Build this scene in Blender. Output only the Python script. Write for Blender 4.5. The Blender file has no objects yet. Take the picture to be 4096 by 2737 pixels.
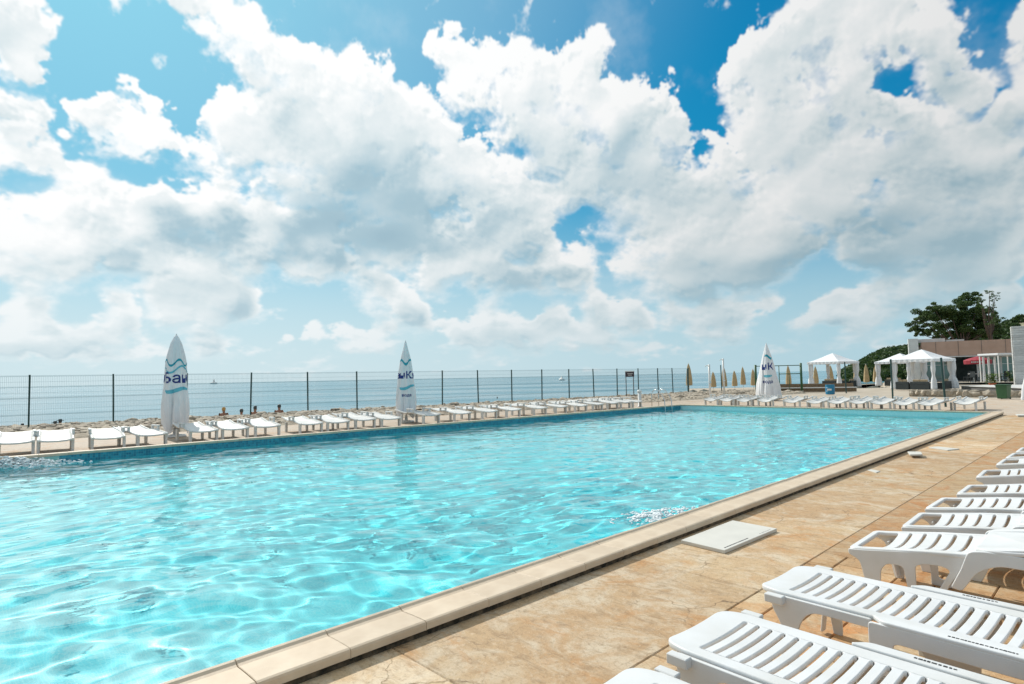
import bpy, bmesh, math, random
import numpy as np
from mathutils import Vector, Matrix, noise

S = bpy.context.scene
COL = S.collection
random.seed(7)
PI = math.pi

# ------------------------------------------------------------------ camera
PW, PH, F, H = 4096.0, 2737.0, 2385.0, 1.6          # photograph size, focal length in its pixels, eye height
ROLL = math.atan(0.0196); PITCH = math.radians(3.343)
c_fwd = Vector((0, math.cos(PITCH), math.sin(PITCH)))
c_up0 = Vector((0, -math.sin(PITCH), math.cos(PITCH)))
c_right = Vector((1, 0, 0)) * math.cos(ROLL) - c_up0 * math.sin(ROLL)
c_up = c_up0 * math.cos(ROLL) + Vector((1, 0, 0)) * math.sin(ROLL)
cam_data = bpy.data.cameras.new('camera')
cam = bpy.data.objects.new('camera', cam_data); COL.objects.link(cam)
cam_data.sensor_width = 36.0; cam_data.lens = F / PW * 36.0
cam_data.clip_start = 0.05; cam_data.clip_end = 20000
rot = Matrix((c_right, c_up, -c_fwd)).transposed()
cam.matrix_world = Matrix.Translation((0, 0, H)) @ rot.to_4x4()
S.camera = cam

def ray(px, py):
    return c_fwd + c_right * ((px - PW / 2) / F) - c_up * ((py - PH / 2) / F)
def at(px, py, z=0.0):                                # the point of the level z that the photo shows at this pixel
    d = ray(px, py); t = (z - H) / d.z
    return Vector((d.x * t, d.y * t, z))
def at_y(px, py, Y):                                  # the point at forward distance Y
    d = ray(px, py); t = Y / d.y
    return Vector((d.x * t, Y, H + d.z * t))

# ------------------------------------------------------------------ light
SUN_AZ = math.radians(-38)      # left of the view axis
SUN_EL = math.radians(43)
sun_dir = Vector((math.sin(SUN_AZ) * math.cos(SUN_EL), math.cos(SUN_AZ) * math.cos(SUN_EL), math.sin(SUN_EL)))
sl = bpy.data.lights.new('sun', 'SUN'); sl.energy = 3.7; sl.angle = math.radians(0.53); sl.color = (1.0, 0.955, 0.88)
sun = bpy.data.objects.new('sun', sl); COL.objects.link(sun)
sun.rotation_euler = sun_dir.to_track_quat('Z', 'Y').to_euler()
try: sl.cycles.is_caustics_light = True
except Exception: pass

S.view_settings.view_transform = 'Standard'; S.view_settings.look = 'None'
S.view_settings.gamma = 1.0; S.view_settings.use_curve_mapping = False
S.view_settings.exposure = 0.0
S.cycles.max_bounces = 8; S.cycles.transparent_max_bounces = 12
S.cycles.caustics_refractive = True; S.cycles.caustics_reflective = False
S.cycles.sample_clamp_indirect = 4.0
S.cycles.use_denoising = True

# ------------------------------------------------------------------ sky: Nishita behind a field of cumulus clouds
def band_noise(h, w, f0, octaves, rng, gain=0.55, billow=False):
    fy = np.fft.fftfreq(h)[:, None] * h; fx = np.fft.rfftfreq(w)[None, :] * w
    r = np.sqrt((fy * 3.6) ** 2 + fx ** 2) + 1e-6
    out = np.zeros((h, w), np.float32); amp = 1.0; tot = 0.0
    spec = np.fft.rfft2(rng.standard_normal((h, w)).astype(np.float32))
    for k in range(octaves):
        f = f0 * 2 ** k
        g = np.exp(-(np.log2(r / f)) ** 2 / (2 * 0.45 ** 2))
        b = np.fft.irfft2(spec * g, s=(h, w)); b = b / b.std()
        if billow: b = (0.8 - np.minimum(np.abs(b), 2.4)) * 1.5
        out += (amp * b).astype(np.float32); tot += amp ** 2; amp *= gain
    return out / math.sqrt(tot)

def bil(img, y, x):                                   # periodic in x, clamped in y
    h, w = img.shape
    y = np.clip(y, 0, h - 1.001); y0 = y.astype(np.int32); fy = (y - y0).astype(np.float32)
    x = np.mod(x, w); x0 = x.astype(np.int32); fx = (x - x0).astype(np.float32); x0 = np.mod(x0, w); x1 = np.mod(x0 + 1, w)
    return (img[y0, x0] * (1 - fx) + img[y0, x1] * fx) * (1 - fy) + (img[y0 + 1, x0] * (1 - fx) + img[y0 + 1, x1] * fx) * fy

def sm(x, a, b):
    t = np.clip((x - a) / (b - a), 0, 1); return t * t * (3 - 2 * t)

# cumulus masses: (x, y, radius) on a 2347-wide view of the sky, then grey undersides, then blue holes
CLOUDS = """10 30 100,60 80 90,110 140 45,20 110 70,90 20 70,60 270 62,15 310 80,105 345 60,150 375 45,0 350 60,
320 235 30,300 285 72,225 290 55,345 310 55,290 330 60,205 295 40,
540 50 95,620 70 75,460 20 55,680 90 30,590 150 90,730 165 95,800 175 60,885 150 28,850 205 55,680 270 160,560 270 95,500 210 60,
850 310 150,960 350 120,1040 370 75,800 440 150,650 400 140,900 460 110,470 330 80,
205 410 50,140 455 55,60 510 90,200 520 110,320 490 90,430 450 95,450 560 140,300 590 105,100 600 105,580 560 120,0 570 100,700 540 90,
700 605 55,460 680 75,380 690 55,545 700 62,270 715 50,60 705 60,20 790 45,120 795 35,480 770 40,
1350 120 88,1290 160 90,1210 140 75,1120 130 52,1085 180 62,1055 240 36,1400 170 60,1190 260 120,1320 300 160,1440 240 105,1520 225 45,1430 380 140,1250 400 90,1555 330 50,1500 330 90,1060 390 70,1115 400 60,
1130 480 95,1215 490 80,1180 560 90,1095 610 60,1150 660 62,1250 640 72,1330 650 58,1440 500 130,1580 560 110,1480 600 95,1650 590 105,1750 590 90,1840 520 115,1600 470 110,1300 590 60,
1860 90 130,1950 50 140,2080 50 140,2200 90 100,1745 170 75,1720 120 35,1800 240 155,1950 350 165,1780 420 165,1680 380 75,1625 320 32,2100 350 160,2250 350 150,2335 240 90,2200 460 155,2050 500 140,2340 450 100,1920 220 80,2180 190 70,2020 270 50,
1960 570 60,2080 600 85,2200 570 95,2320 560 90,2250 630 80,2010 680 70,2140 680 72,2290 690 50,1900 700 45,
740 590 52,830 640 68,900 700 66,955 740 52,1000 640 52,870 560 80,980 540 95,1040 570 60,720 757 30,800 770 42,880 780 48,1040 760 36,1110 750 46,1180 750 42,1275 725 34,1240 755 32,1370 720 50,1450 722 44,1540 705 44,1620 715 56,1700 730 56,1765 700 42,1850 735 52,1950 740 44,650 770 26"""
GREYS = """850 470 115 1.0,950 430 110 .8,720 500 90 .6,480 560 70 .85,570 580 85 .9,420 545 50 .6,380 560 60 .5,990 480 70 .4,
570 715 40 .7,620 700 30 .8,1230 665 60 .95,1290 655 60 .8,1180 680 40 .6,1500 330 80 .45,1520 250 50 .55,1400 330 100 .2,1440 460 120 .3,1620 560 120 .3,1750 610 90 .45,1560 610 80 .3,1350 520 80 .2,
2150 470 110 .5,2280 450 100 .6,2040 520 100 .5,1900 520 90 .35,2300 620 80 .5,2150 640 90 .45,2000 600 60 .4,2050 300 110 .35,2200 250 110 .3,1950 180 110 .12,2050 100 120 .15,1960 330 90 .2,1820 470 80 .2,
950 720 40 .4,880 790 40 .3,1050 770 40 .3,1480 740 60 .4,1650 745 60 .45,1850 750 60 .5,1980 720 70 .5,480 785 40 .4,100 790 40 .2,1120 320 60 .1,760 350 90 .08"""
HOLES = """2040 178 40 .8,2000 195 26 .6,1686 342 13 1.0,1712 408 15 .8,1608 372 20 1.0,1612 330 14 1.0,1690 405 12 .7,1100 312 15 .9,1120 322 12 .5,1260 438 16 .55,1210 420 14 .4,1320 470 12 .5,1330 600 24 .6,2325 40 70 1.0,2290 130 36 .7,2010 430 40 .5,950 80 90 1.0,
270 170 80 .8,1340 470 20 .4,880 60 70 .9,1000 200 45 .7,1620 250 40 .8,1180 40 70 .8,1600 120 80 .9,820 40 60 .8,450 370 40 .5,100 430 40 .6,1380 620 24 .5,240 600 14 .4,1880 560 26 .7,860 590 16 .3"""

def build_sky_image():
    W2, H2 = 4096, 1024                                # full turn, upper half of an equirectangular map
    rng = np.random.default_rng(11)
    el = (np.arange(H2) + 0.5) / H2 * (PI / 2)
    u = (np.arange(W2) + 0.5) / W2
    phi = -(u - 0.5) * 2 * PI                          # atan2(y, x)
    # domain noise; rows are fetched so that features flatten towards the horizon
    nh = 2048
    n1 = band_noise(nh, W2, 14, 7, rng, 0.62)
    n2 = band_noise(nh, W2, 30, 6, rng, 0.66, billow=True)
    n3 = band_noise(nh, W2, 60, 5, rng, 0.6)
    wy = (el / (PI / 2)) ** 0.62 * (nh - 2)
    fetch = lambda n, s=1.0, sx=1.0: bil(n, np.mod(np.repeat(wy[:, None] * s, W2, 1), nh - 1), np.repeat(np.arange(W2, dtype=np.float32)[None] * sx, H2, 0))
    N1, N2, N3 = fetch(n1), fetch(n2), fetch(n3)
    N0 = fetch(band_noise(nh, W2, 8, 4, rng, 0.6)); NR = np.clip(N0 - np.roll(np.roll(N0, -10, 0), 7, 1), -1, 1)
    near = sm(el, 0.02, 0.5)[:, None].astype(np.float32)
    def dirs(pts):
        out = []
        for p in pts.replace('\n', '').split(','):
            v = [float(q) for q in p.split()]
            k = PW / 2347.0
            d = ray(v[0] * k, v[1] * k).normalized()
            d2 = ray((v[0] + v[2]) * k, v[1] * k).normalized()
            d3 = ray(v[0] * k, (v[1] - v[2]) * k).normalized()
            r = 0.5 * (d.angle(d2) + d.angle(d3))
            out.append((math.atan2(d.y, d.x), math.asin(d.z), r, v[3] if len(v) > 3 else 1.0))
        return out
    # low resolution fields
    h4, w4 = H2 // 4, W2 // 4
    el4 = (np.arange(h4) + 0.5) / h4 * (PI / 2); ph4 = -((np.arange(w4) + 0.5) / w4 - 0.5) * 2 * PI
    D4 = np.stack([np.cos(el4)[:, None] * np.cos(ph4)[None], np.cos(el4)[:, None] * np.sin(ph4)[None], np.repeat(np.sin(el4)[:, None], w4, 1)], -1).astype(np.float32)
    def field(lst, mode):
        A = np.zeros((h4, w4), np.float32)
        for (a, e, r, amp) in lst:
            c = np.array([math.cos(e) * math.cos(a), math.cos(e) * math.sin(a), math.sin(e)], np.float32)
            q = np.arccos(np.clip(D4 @ c, -1, 1)) / r
            if mode == 'cloud': A = np.maximum(A, 0) + np.maximum(0, 1 - (q / 1.25) ** 2) ** 1.5 * 1.0
            else: A = A + amp * np.exp(-(q ** 2) * (1.3 if mode == 'hole' else 0.75))
        return A
    cl = dirs(CLOUDS)
    R = random.Random(5)
    for k in range(210):                               # the same kind of sky goes on outside the frame
        a = R.uniform(-PI, PI); e = R.uniform(0.05, 1.45)
        d = Vector((math.cos(e) * math.cos(a), math.cos(e) * math.sin(a), math.sin(e)))
        q = cam.matrix_world.to_3x3().transposed() @ d
        if q.z < 0 and abs(q.x / -q.z) < 0.86 + 0.09 and (q.y / -q.z) < 0.574 + 0.24: continue
        b = R.uniform(0.06, 0.14) * (0.45 + e)
        for j in range(4):
            cl.append((a + R.uniform(-1, 1) * b / max(.3, math.cos(e)), max(0.03, e + R.uniform(-.6, .6) * b), b * R.uniform(.5, .9), 1.0))
    C = field(cl, 'cloud'); G = field(dirs(GREYS), 'g'); Ho = field(dirs(HOLES), 'hole')
    wx = (N1 * 7.0 + N3 * 2.5) * (0.35 + near); wyv = (np.roll(N1, 517, 1) * 7.0 + np.roll(N3, 333, 1) * 2.5) * (0.35 + near)
    yy = (np.arange(H2)[:, None] + wyv) / 4.0; xx = (np.arange(W2)[None] + wx) / 4.0
    C = bil(C, yy, xx); Ho = bil(Ho, yy, xx)
    yg = (np.arange(H2)[:, None] + wyv * 1.6) / 4.0; xg = (np.arange(W2)[None] + wx * 1.6) / 4.0
    G = bil(G, yg, xg)
    # small clouds low over the sea
    low = np.exp(-((el[:, None] - 0.060) / 0.036) ** 2)
    base = np.minimum(C, 1.25) - Ho * (1.05 + 0.45 * N3 + .7 * N1) + low * (0.42 + 0.36 * np.roll(N1, 901, 1))
    up = lambda q, k: np.concatenate([q[k:], np.repeat(q[-1:], k, 0)], 0)          # value k rows higher in the sky
    edge = np.exp(-np.maximum(base - 0.55, 0) * 1.8)
    D = base - 0.43 + (0.19 * N2 * (0.5 + 0.5 * near) + 0.13 * N1 + 0.075 * N3) * (0.35 + 0.65 * edge)
    # crisp billowing tops, ragged soft undersides and lee sides
    gy = C - up(C, 14); gx = np.roll(C, 14, 1) - C
    lee = sm(-gy * 2.2 - gx * 1.2, -0.15, 0.55)
    soft = 0.20 + 0.70 * lee + 0.25 * sm(np.roll(N1, 1333, 1), -0.2, 1.4) + 0.5 * np.clip(Ho, 0, 1)
    A = sm(D, -0.13 - 0.12 * lee - .10 * np.clip(Ho, 0, 1), soft) ** 0.9
    veil = sm(np.roll(N1, 200, 1) * 0.35 + np.minimum(C, 1.2) * 0.8, 0.3, 1.6) * 0.14
    A = 1 - (1 - A) * (1 - veil * (1 - A))
    # light: the cloud's own thickness towards the sun (up and left), at two scales, plus fine relief
    T = np.clip(D, 0, 0.8)
    def toward(q, s): return np.roll(up(q, s), int(s * 0.75), 1)
    near_t = sum(toward(T, k * 4) for k in range(1, 6)) / 5.0
    far_t = sum(toward(T, k * 14) for k in range(1, 8)) / 7.0
    relief = T - toward(T, 4); Nr = N0 - toward(N0, 12); Nm = N1 - toward(N1, 5)
    Gs = np.clip(G, 0, 1.2); deep = sm(D, 0.05, 0.55)
    L = 1.07 - 0.12 * sm(near_t, 0.20, 0.75) - 0.13 * sm(far_t, 0.30, 0.78) * deep + 0.42 * np.clip(relief, -0.2, 0.2)
    L = L - 0.17 * Gs * deep + 0.15 * np.clip(Nr, -1, 1) * deep + 0.05 * np.clip(Nm, -1, 1) * deep * np.exp(-Gs)
    L = L + 0.05 * N2 * (1 - deep) - 0.03 * deep
    L = np.clip(L, 0.30, 1.10)
    return W2, H2, A.astype(np.float32), L.astype(np.float32)

def make_world():
    W2, H2, A, L = build_sky_image()
    full = np.zeros((H2 * 2, W2, 4), np.float32)
    full[H2:, :, 0] = A; full[H2:, :, 1] = L; full[..., 3] = 1
    full[:H2, :, 0] = full[H2, :, 0][None]; full[:H2, :, 1] = full[H2, :, 1][None]
    img = bpy.data.images.new('cloud_field', W2, H2 * 2, alpha=False, float_buffer=True)
    img.colorspace_settings.name = 'Non-Color'
    img.pixels.foreach_set(full.ravel()); img.update(); img.pack()
    w = bpy.data.worlds.new('World'); S.world = w; w.use_nodes = True
    nt = w.node_tree; nt.nodes.clear(); N = nt.nodes.new; Lk = nt.links.new
    out = N('ShaderNodeOutputWorld'); bg = N('ShaderNodeBackground'); Lk(bg.outputs[0], out.inputs[0])
    sky = N('ShaderNodeTexSky'); sky.sky_type = 'NISHITA'; sky.sun_disc = False
    sky.sun_elevation = SUN_EL; sky.sun_rotation = SUN_AZ
    sky.altitude = 0; sky.air_density = 1.1; sky.dust_density = 1.2; sky.ozone_density = 2.6
    strength = 0.105
    mul = N('ShaderNodeVectorMath'); mul.operation = 'MULTIPLY'; mul.inputs[1].default_value = (strength * .05, strength * 0.98, strength * 1.55)
    Lk(sky.outputs[0], mul.inputs[0])
    den = N('ShaderNodeVectorMath'); den.operation = 'MULTIPLY_ADD'; Lk(mul.outputs[0], den.inputs[0]); den.inputs[1].default_value = (1.0, .9, .75); den.inputs[2].default_value = (1, 1, 1)
    div = N('ShaderNodeVectorMath'); div.operation = 'DIVIDE'; Lk(mul.outputs[0], div.inputs[0]); Lk(den.outputs[0], div.inputs[1])
    tc = N('ShaderNodeTexCoord')
    env = N('ShaderNodeTexEnvironment'); env.image = img; env.interpolation = 'Cubic'; Lk(tc.outputs['Generated'], env.inputs[0])
    sep = N('ShaderNodeSeparateColor'); Lk(env.outputs[0], sep.inputs[0])
    ramp = N('ShaderNodeValToRGB'); Lk(sep.outputs[1], ramp.inputs[0])
    e = ramp.color_ramp.elements
    e[0].position = 0.25; e[0].color = (0.27, 0.43, 0.53, 1)
    e[1].position = 1.0; e[1].color = (0.955, 0.965, 0.965, 1)
    m = e.new(0.55); m.color = (0.40, 0.56, 0.64, 1)
    m = e.new(0.75); m.color = (0.68, 0.77, 0.80, 1)
    # clouds toward the sun are brighter
    dot = N('ShaderNodeVectorMath'); dot.operation = 'DOT_PRODUCT'; Lk(tc.outputs['Generated'], dot.inputs[0]); dot.inputs[1].default_value = sun_dir
    mr = N('ShaderNodeMapRange'); mr.interpolation_type = 'SMOOTHSTEP'; Lk(dot.outputs['Value'], mr.inputs[0])
    mr.inputs[1].default_value = 0.35; mr.inputs[2].default_value = 0.95; mr.inputs[3].default_value = 0.80; mr.inputs[4].default_value = 1.06
    cm = N('ShaderNodeVectorMath'); cm.operation = 'SCALE'; Lk(ramp.outputs[0], cm.inputs[0]); Lk(mr.outputs[0], cm.inputs['Scale'])
    mix = N('ShaderNodeMix'); mix.data_type = 'RGBA'; Lk(sep.outputs[0], mix.inputs[0]); 
    # pale sea air low over the horizon
    sx = N('ShaderNodeSeparateXYZ'); Lk(tc.outputs['Generated'], sx.inputs[0])
    hz = N('ShaderNodeMapRange'); hz.interpolation_type = 'SMOOTHSTEP'; Lk(sx.outputs[2], hz.inputs[0])
    hz.inputs[1].default_value = -0.02; hz.inputs[2].default_value = 0.34; hz.inputs[3].default_value = 0.86; hz.inputs[4].default_value = 0.0
    glow = N('ShaderNodeMapRange'); glow.interpolation_type = 'SMOOTHSTEP'; Lk(dot.outputs['Value'], glow.inputs[0])
    glow.inputs[1].default_value = 0.25; glow.inputs[2].default_value = 0.98; glow.inputs[3].default_value = 0.0; glow.inputs[4].default_value = 0.75
    hc = N('ShaderNodeMix'); hc.data_type = 'RGBA'; Lk(glow.outputs[0], hc.inputs[0]); hc.inputs[6].default_value = (0.48, 0.67, 0.75, 1); hc.inputs[7].default_value = (0.84, 0.93, 0.95, 1)
    ms = N('ShaderNodeMix'); ms.data_type = 'RGBA'; Lk(hz.outputs[0], ms.inputs[0]); Lk(div.outputs[0], ms.inputs[6]); Lk(hc.outputs[2], ms.inputs[7])
    # bright aureole of thin haze about the sun
    gl2 = N('ShaderNodeMapRange'); gl2.interpolation_type = 'SMOOTHSTEP'; Lk(dot.outputs['Value'], gl2.inputs[0])
    gl2.inputs[1].default_value = 0.64; gl2.inputs[2].default_value = 1.0; gl2.inputs[3].default_value = 0.0; gl2.inputs[4].default_value = 0.40
    ms2 = N('ShaderNodeMix'); ms2.data_type = 'RGBA'; Lk(gl2.outputs[0], ms2.inputs[0]); Lk(ms.outputs[2], ms2.inputs[6]); ms2.inputs[7].default_value = (0.62, 0.82, 0.92, 1)
    Lk(ms2.outputs[2], mix.inputs[6]); Lk(cm.outputs[0], mix.inputs[7])
    # clouds fade a little into the air near the horizon
    hf = N('ShaderNodeMapRange'); Lk(sx.outputs[2], hf.inputs[0]); hf.inputs[1].default_value = 0.0; hf.inputs[2].default_value = 0.20; hf.inputs[3].default_value = 0.6; hf.inputs[4].default_value = 0.0
    mf = N('ShaderNodeMix'); mf.data_type = 'RGBA'; Lk(hf.outputs[0], mf.inputs[0]); Lk(mix.outputs[2], mf.inputs[6]); Lk(hc.outputs[2], mf.inputs[7])
    Lk(mf.outputs[2], bg.inputs[0]); bg.inputs[1].default_value = 1.0
    w.cycles.sampling_method = 'MANUAL'; w.cycles.sample_map_resolution = 1024
make_world()

# ------------------------------------------------------------------ helpers
def tag(o, label=None, cat=None, group=None, kind=None):
    if label: o['label'] = label
    if cat: o['category'] = cat
    if group: o['group'] = group
    if kind: o['kind'] = kind
    return o
def empty(name, loc=(0, 0, 0), rz=0.0):
    o = bpy.data.objects.new(name, None); COL.objects.link(o)
    o.location = loc; o.rotation_euler = (0, 0, rz); o.empty_display_size = 0.2
    return o
def link(name, me, mat=None, parent=None, smooth=False):
    if mat is not None and len(me.materials) == 0: me.materials.append(mat)
    o = bpy.data.objects.new(name, me); COL.objects.link(o)
    if parent is not None: o.parent = parent
    if smooth: me.polygons.foreach_set('use_smooth', [True] * len(me.polygons))
    return o
def copy_tree(o, parent=None):
    c = o.copy(); COL.objects.link(c)
    if parent is not None: c.parent = parent
    for ch in list(o.children): copy_tree(ch, c)
    return c

class MB:
    def __init__(s): s.v = []; s.f = []
    def add(s, vs, fs):
        n = len(s.v); s.v += [tuple(v) for v in vs]; s.f += [tuple(i + n for i in f) for f in fs]; return s
    def box(s, c, size, rz=0.0, rx=0.0, ry=0.0, taper=1.0):
        m = Matrix.Rotation(rz, 3, 'Z') @ Matrix.Rotation(ry, 3, 'Y') @ Matrix.Rotation(rx, 3, 'X'); c = Vector(c)
        vs = []
        for dz in (-1, 1):
            t = taper if dz > 0 else 1.0
            for dx, dy in ((-1, -1), (1, -1), (1, 1), (-1, 1)):
                vs.append(c + m @ Vector((dx * size[0] / 2 * t, dy * size[1] / 2 * t, dz * size[2] / 2)))
        return s.add(vs, [(3, 2, 1, 0), (4, 5, 6, 7), (0, 1, 5, 4), (1, 2, 6, 5), (2, 3, 7, 6), (3, 0, 4, 7)])
    def tube(s, pts, r, n=8, caps=True):
        pts = [Vector(p) for p in pts]; rs = r if isinstance(r, (list, tuple)) else [r] * len(pts)
        ref = Vector((0, 0, 1)); rings = []
        for i, p in enumerate(pts):
            d = (pts[min(i + 1, len(pts) - 1)] - pts[max(i - 1, 0)]).normalized()
            a = d.cross(ref if abs(d.dot(ref)) < 0.95 else Vector((1, 0, 0))).normalized(); b = d.cross(a)
            rings.append([p + (a * math.cos(2 * PI * k / n) + b * math.sin(2 * PI * k / n)) * rs[i] for k in range(n)])
        vs = [v for R_ in rings for v in R_]; fs = []
        for i in range(len(pts) - 1):
            for k in range(n): fs.append((i * n + k, i * n + (k + 1) % n, (i + 1) * n + (k + 1) % n, (i + 1) * n + k))
        if caps: fs.append(tuple(range(n))[::-1]); fs.append(tuple((len(pts) - 1) * n + k for k in range(n)))
        return s.add(vs, fs)
    def lathe(s, prof, n=24, c=(0, 0, 0), rad=None):
        vs = []; fs = []
        for (r, z) in prof:
            for k in range(n):
                a = 2 * PI * k / n; rr = rad(r, z, a) if rad else r
                vs.append((c[0] + rr * math.cos(a), c[1] + rr * math.sin(a), c[2] + z))
        for i in range(len(prof) - 1):
            for k in range(n): fs.append((i * n + k, i * n + (k + 1) % n, (i + 1) * n + (k + 1) % n, (i + 1) * n + k))
        return s.add(vs, fs)
    def prism(s, poly, z0, z1):
        n = len(poly); vs = [(p[0], p[1], z0) for p in poly] + [(p[0], p[1], z1) for p in poly]
        return s.add(vs, [tuple(range(n))[::-1], tuple(range(n, 2 * n))] + [(i, (i + 1) % n, n + (i + 1) % n, n + i) for i in range(n)])
    def mesh(s, name='mesh'):
        me = bpy.data.meshes.new(name); me.from_pydata(s.v, [], s.f); me.update(); return me
    def build(s, name, mat, parent=None, smooth=False, weld=False):
        me = s.mesh(name)
        if weld:
            bm = bmesh.new(); bm.from_mesh(me); bmesh.ops.remove_doubles(bm, verts=bm.verts, dist=1e-5); bmesh.ops.recalc_face_normals(bm, faces=bm.faces); bm.to_mesh(me); bm.free()
        return link(name, me, mat, parent, smooth)

def bevelled(me, w=0.01, seg=2):
    bm = bmesh.new(); bm.from_mesh(me)
    bmesh.ops.bevel(bm, geom=list(bm.edges), offset=w, segments=seg, affect='EDGES', profile=0.6, clamp_overlap=True)
    bm.to_mesh(me); bm.free(); return me

def round_poly(pts, r, seg=5):
    out = []; n = len(pts)
    for i, p in enumerate(pts):
        rr = r[i] if isinstance(r, (list, tuple)) else r
        p = Vector(p); a = Vector(pts[i - 1]) - p; b = Vector(pts[(i + 1) % n]) - p
        la, lb = a.length, b.length; a.normalize(); b.normalize()
        k = min(rr, la * .49, lb * .49)
        if k < 1e-4: out.append(tuple(p)); continue
        p0, p1 = p + a * k, p + b * k
        for j in range(seg + 1):
            t = j / seg; q = (p0 * (1 - t) + p * t) * (1 - t) + (p * (1 - t) + p1 * t) * t
            out.append((q.x, q.y))
    return out

def plate(outline, holes=(), thick=0.02, bevel=0.003, plane='xy'):
    """a moulded plate: rounded outline with openings, real thickness and softened edges"""
    cu = bpy.data.curves.new('plate', 'CURVE'); cu.dimensions = '2D'; cu.fill_mode = 'BOTH'
    cu.extrude = max(thick / 2 - bevel, 0.0005); cu.bevel_depth = bevel; cu.bevel_resolution = 1; cu.offset = -bevel
    for poly in [outline] + list(holes):
        sp = cu.splines.new('POLY'); sp.points.add(len(poly) - 1)
        for q, p in zip(sp.points, poly): q.co = (p[0], p[1], 0, 1)
        sp.use_cyclic_u = True
    ob = bpy.data.objects.new('plate', cu)
    me = bpy.data.meshes.new_from_object(ob)
    bpy.data.objects.remove(ob); bpy.data.curves.remove(cu)
    me.materials.clear()
    if plane == 'xz':
        me.transform(Matrix(((1, 0, 0, 0), (0, 0, -1, 0), (0, 1, 0, 0), (0, 0, 0, 1))))
    return me
def move(me, x=0, y=0, z=0): me.transform(Matrix.Translation((x, y, z))); return me
def deform(me, fn):
    co = np.empty(len(me.vertices) * 3, np.float32); me.vertices.foreach_get('co', co); co = co.reshape(-1, 3)
    co = fn(co).astype(np.float32); me.vertices.foreach_set('co', co.ravel()); me.update(); return me
def join(meshes):
    bm = bmesh.new()
    for m in meshes: bm.from_mesh(m)
    me = bpy.data.meshes.new('joined'); bm.to_mesh(me); bm.free(); return me

# ------------------------------------------------------------------ materials
def mat(name, col, rough=0.6, metallic=0.0, var=0.0, scale=3.0, bump=0.0, bscale=40.0, rnd=0.0, spec=0.5, col2=None, detail=6.0, sheen=0.0):
    m = bpy.data.materials.new(name); m.use_nodes = True; nt = m.node_tree; b = nt.nodes['Principled BSDF']
    b.inputs['Roughness'].default_value = rough; b.inputs['Metallic'].default_value = metallic; b.inputs['Specular IOR Level'].default_value = spec
    N = nt.nodes.new; L = nt.links.new
    tc = N('ShaderNodeTexCoord')
    c2 = col2 or tuple(max(0, c * (1 - var)) for c in col)
    src = None
    if var > 0 or col2:
        no = N('ShaderNodeTexNoise'); no.inputs['Scale'].default_value = scale; no.inputs['Detail'].default_value = detail; L(tc.outputs['Object'], no.inputs[0])
        mx = N('ShaderNodeMix'); mx.data_type = 'RGBA'; mx.inputs[6].default_value = (*col, 1); mx.inputs[7].default_value = (*c2, 1)
        mr = N('ShaderNodeMapRange'); L(no.outputs[0], mr.inputs[0]); mr.inputs[1].default_value = 0.35; mr.inputs[2].default_value = 0.65; L(mr.outputs[0], mx.inputs[0]); src = mx.outputs[2]
    else:
        rg = N('ShaderNodeRGB'); rg.outputs[0].default_value = (*col, 1); src = rg.outputs[0]
    if rnd > 0:
        oi = N('ShaderNodeObjectInfo'); hs = N('ShaderNodeHueSaturation'); r = N('ShaderNodeMapRange'); L(oi.outputs['Random'], r.inputs[0])
        r.inputs[3].default_value = 1 - rnd; r.inputs[4].default_value = 1 + rnd; L(r.outputs[0], hs.inputs['Value']); L(src, hs.inputs['Color']); src = hs.outputs[0]
    L(src, b.inputs['Base Color'])
    if bump > 0:
        nb = N('ShaderNodeTexNoise'); nb.inputs['Scale'].default_value = bscale; nb.inputs['Detail'].default_value = 5; L(tc.outputs['Object'], nb.inputs[0])
        bp = N('ShaderNodeBump'); bp.inputs['Strength'].default_value = bump; bp.inputs['Distance'].default_value = 0.02; L(nb.outputs[0], bp.inputs['Height']); L(bp.outputs[0], b.inputs['Normal'])
    m.diffuse_color = (*col, 1)
    return m

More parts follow.
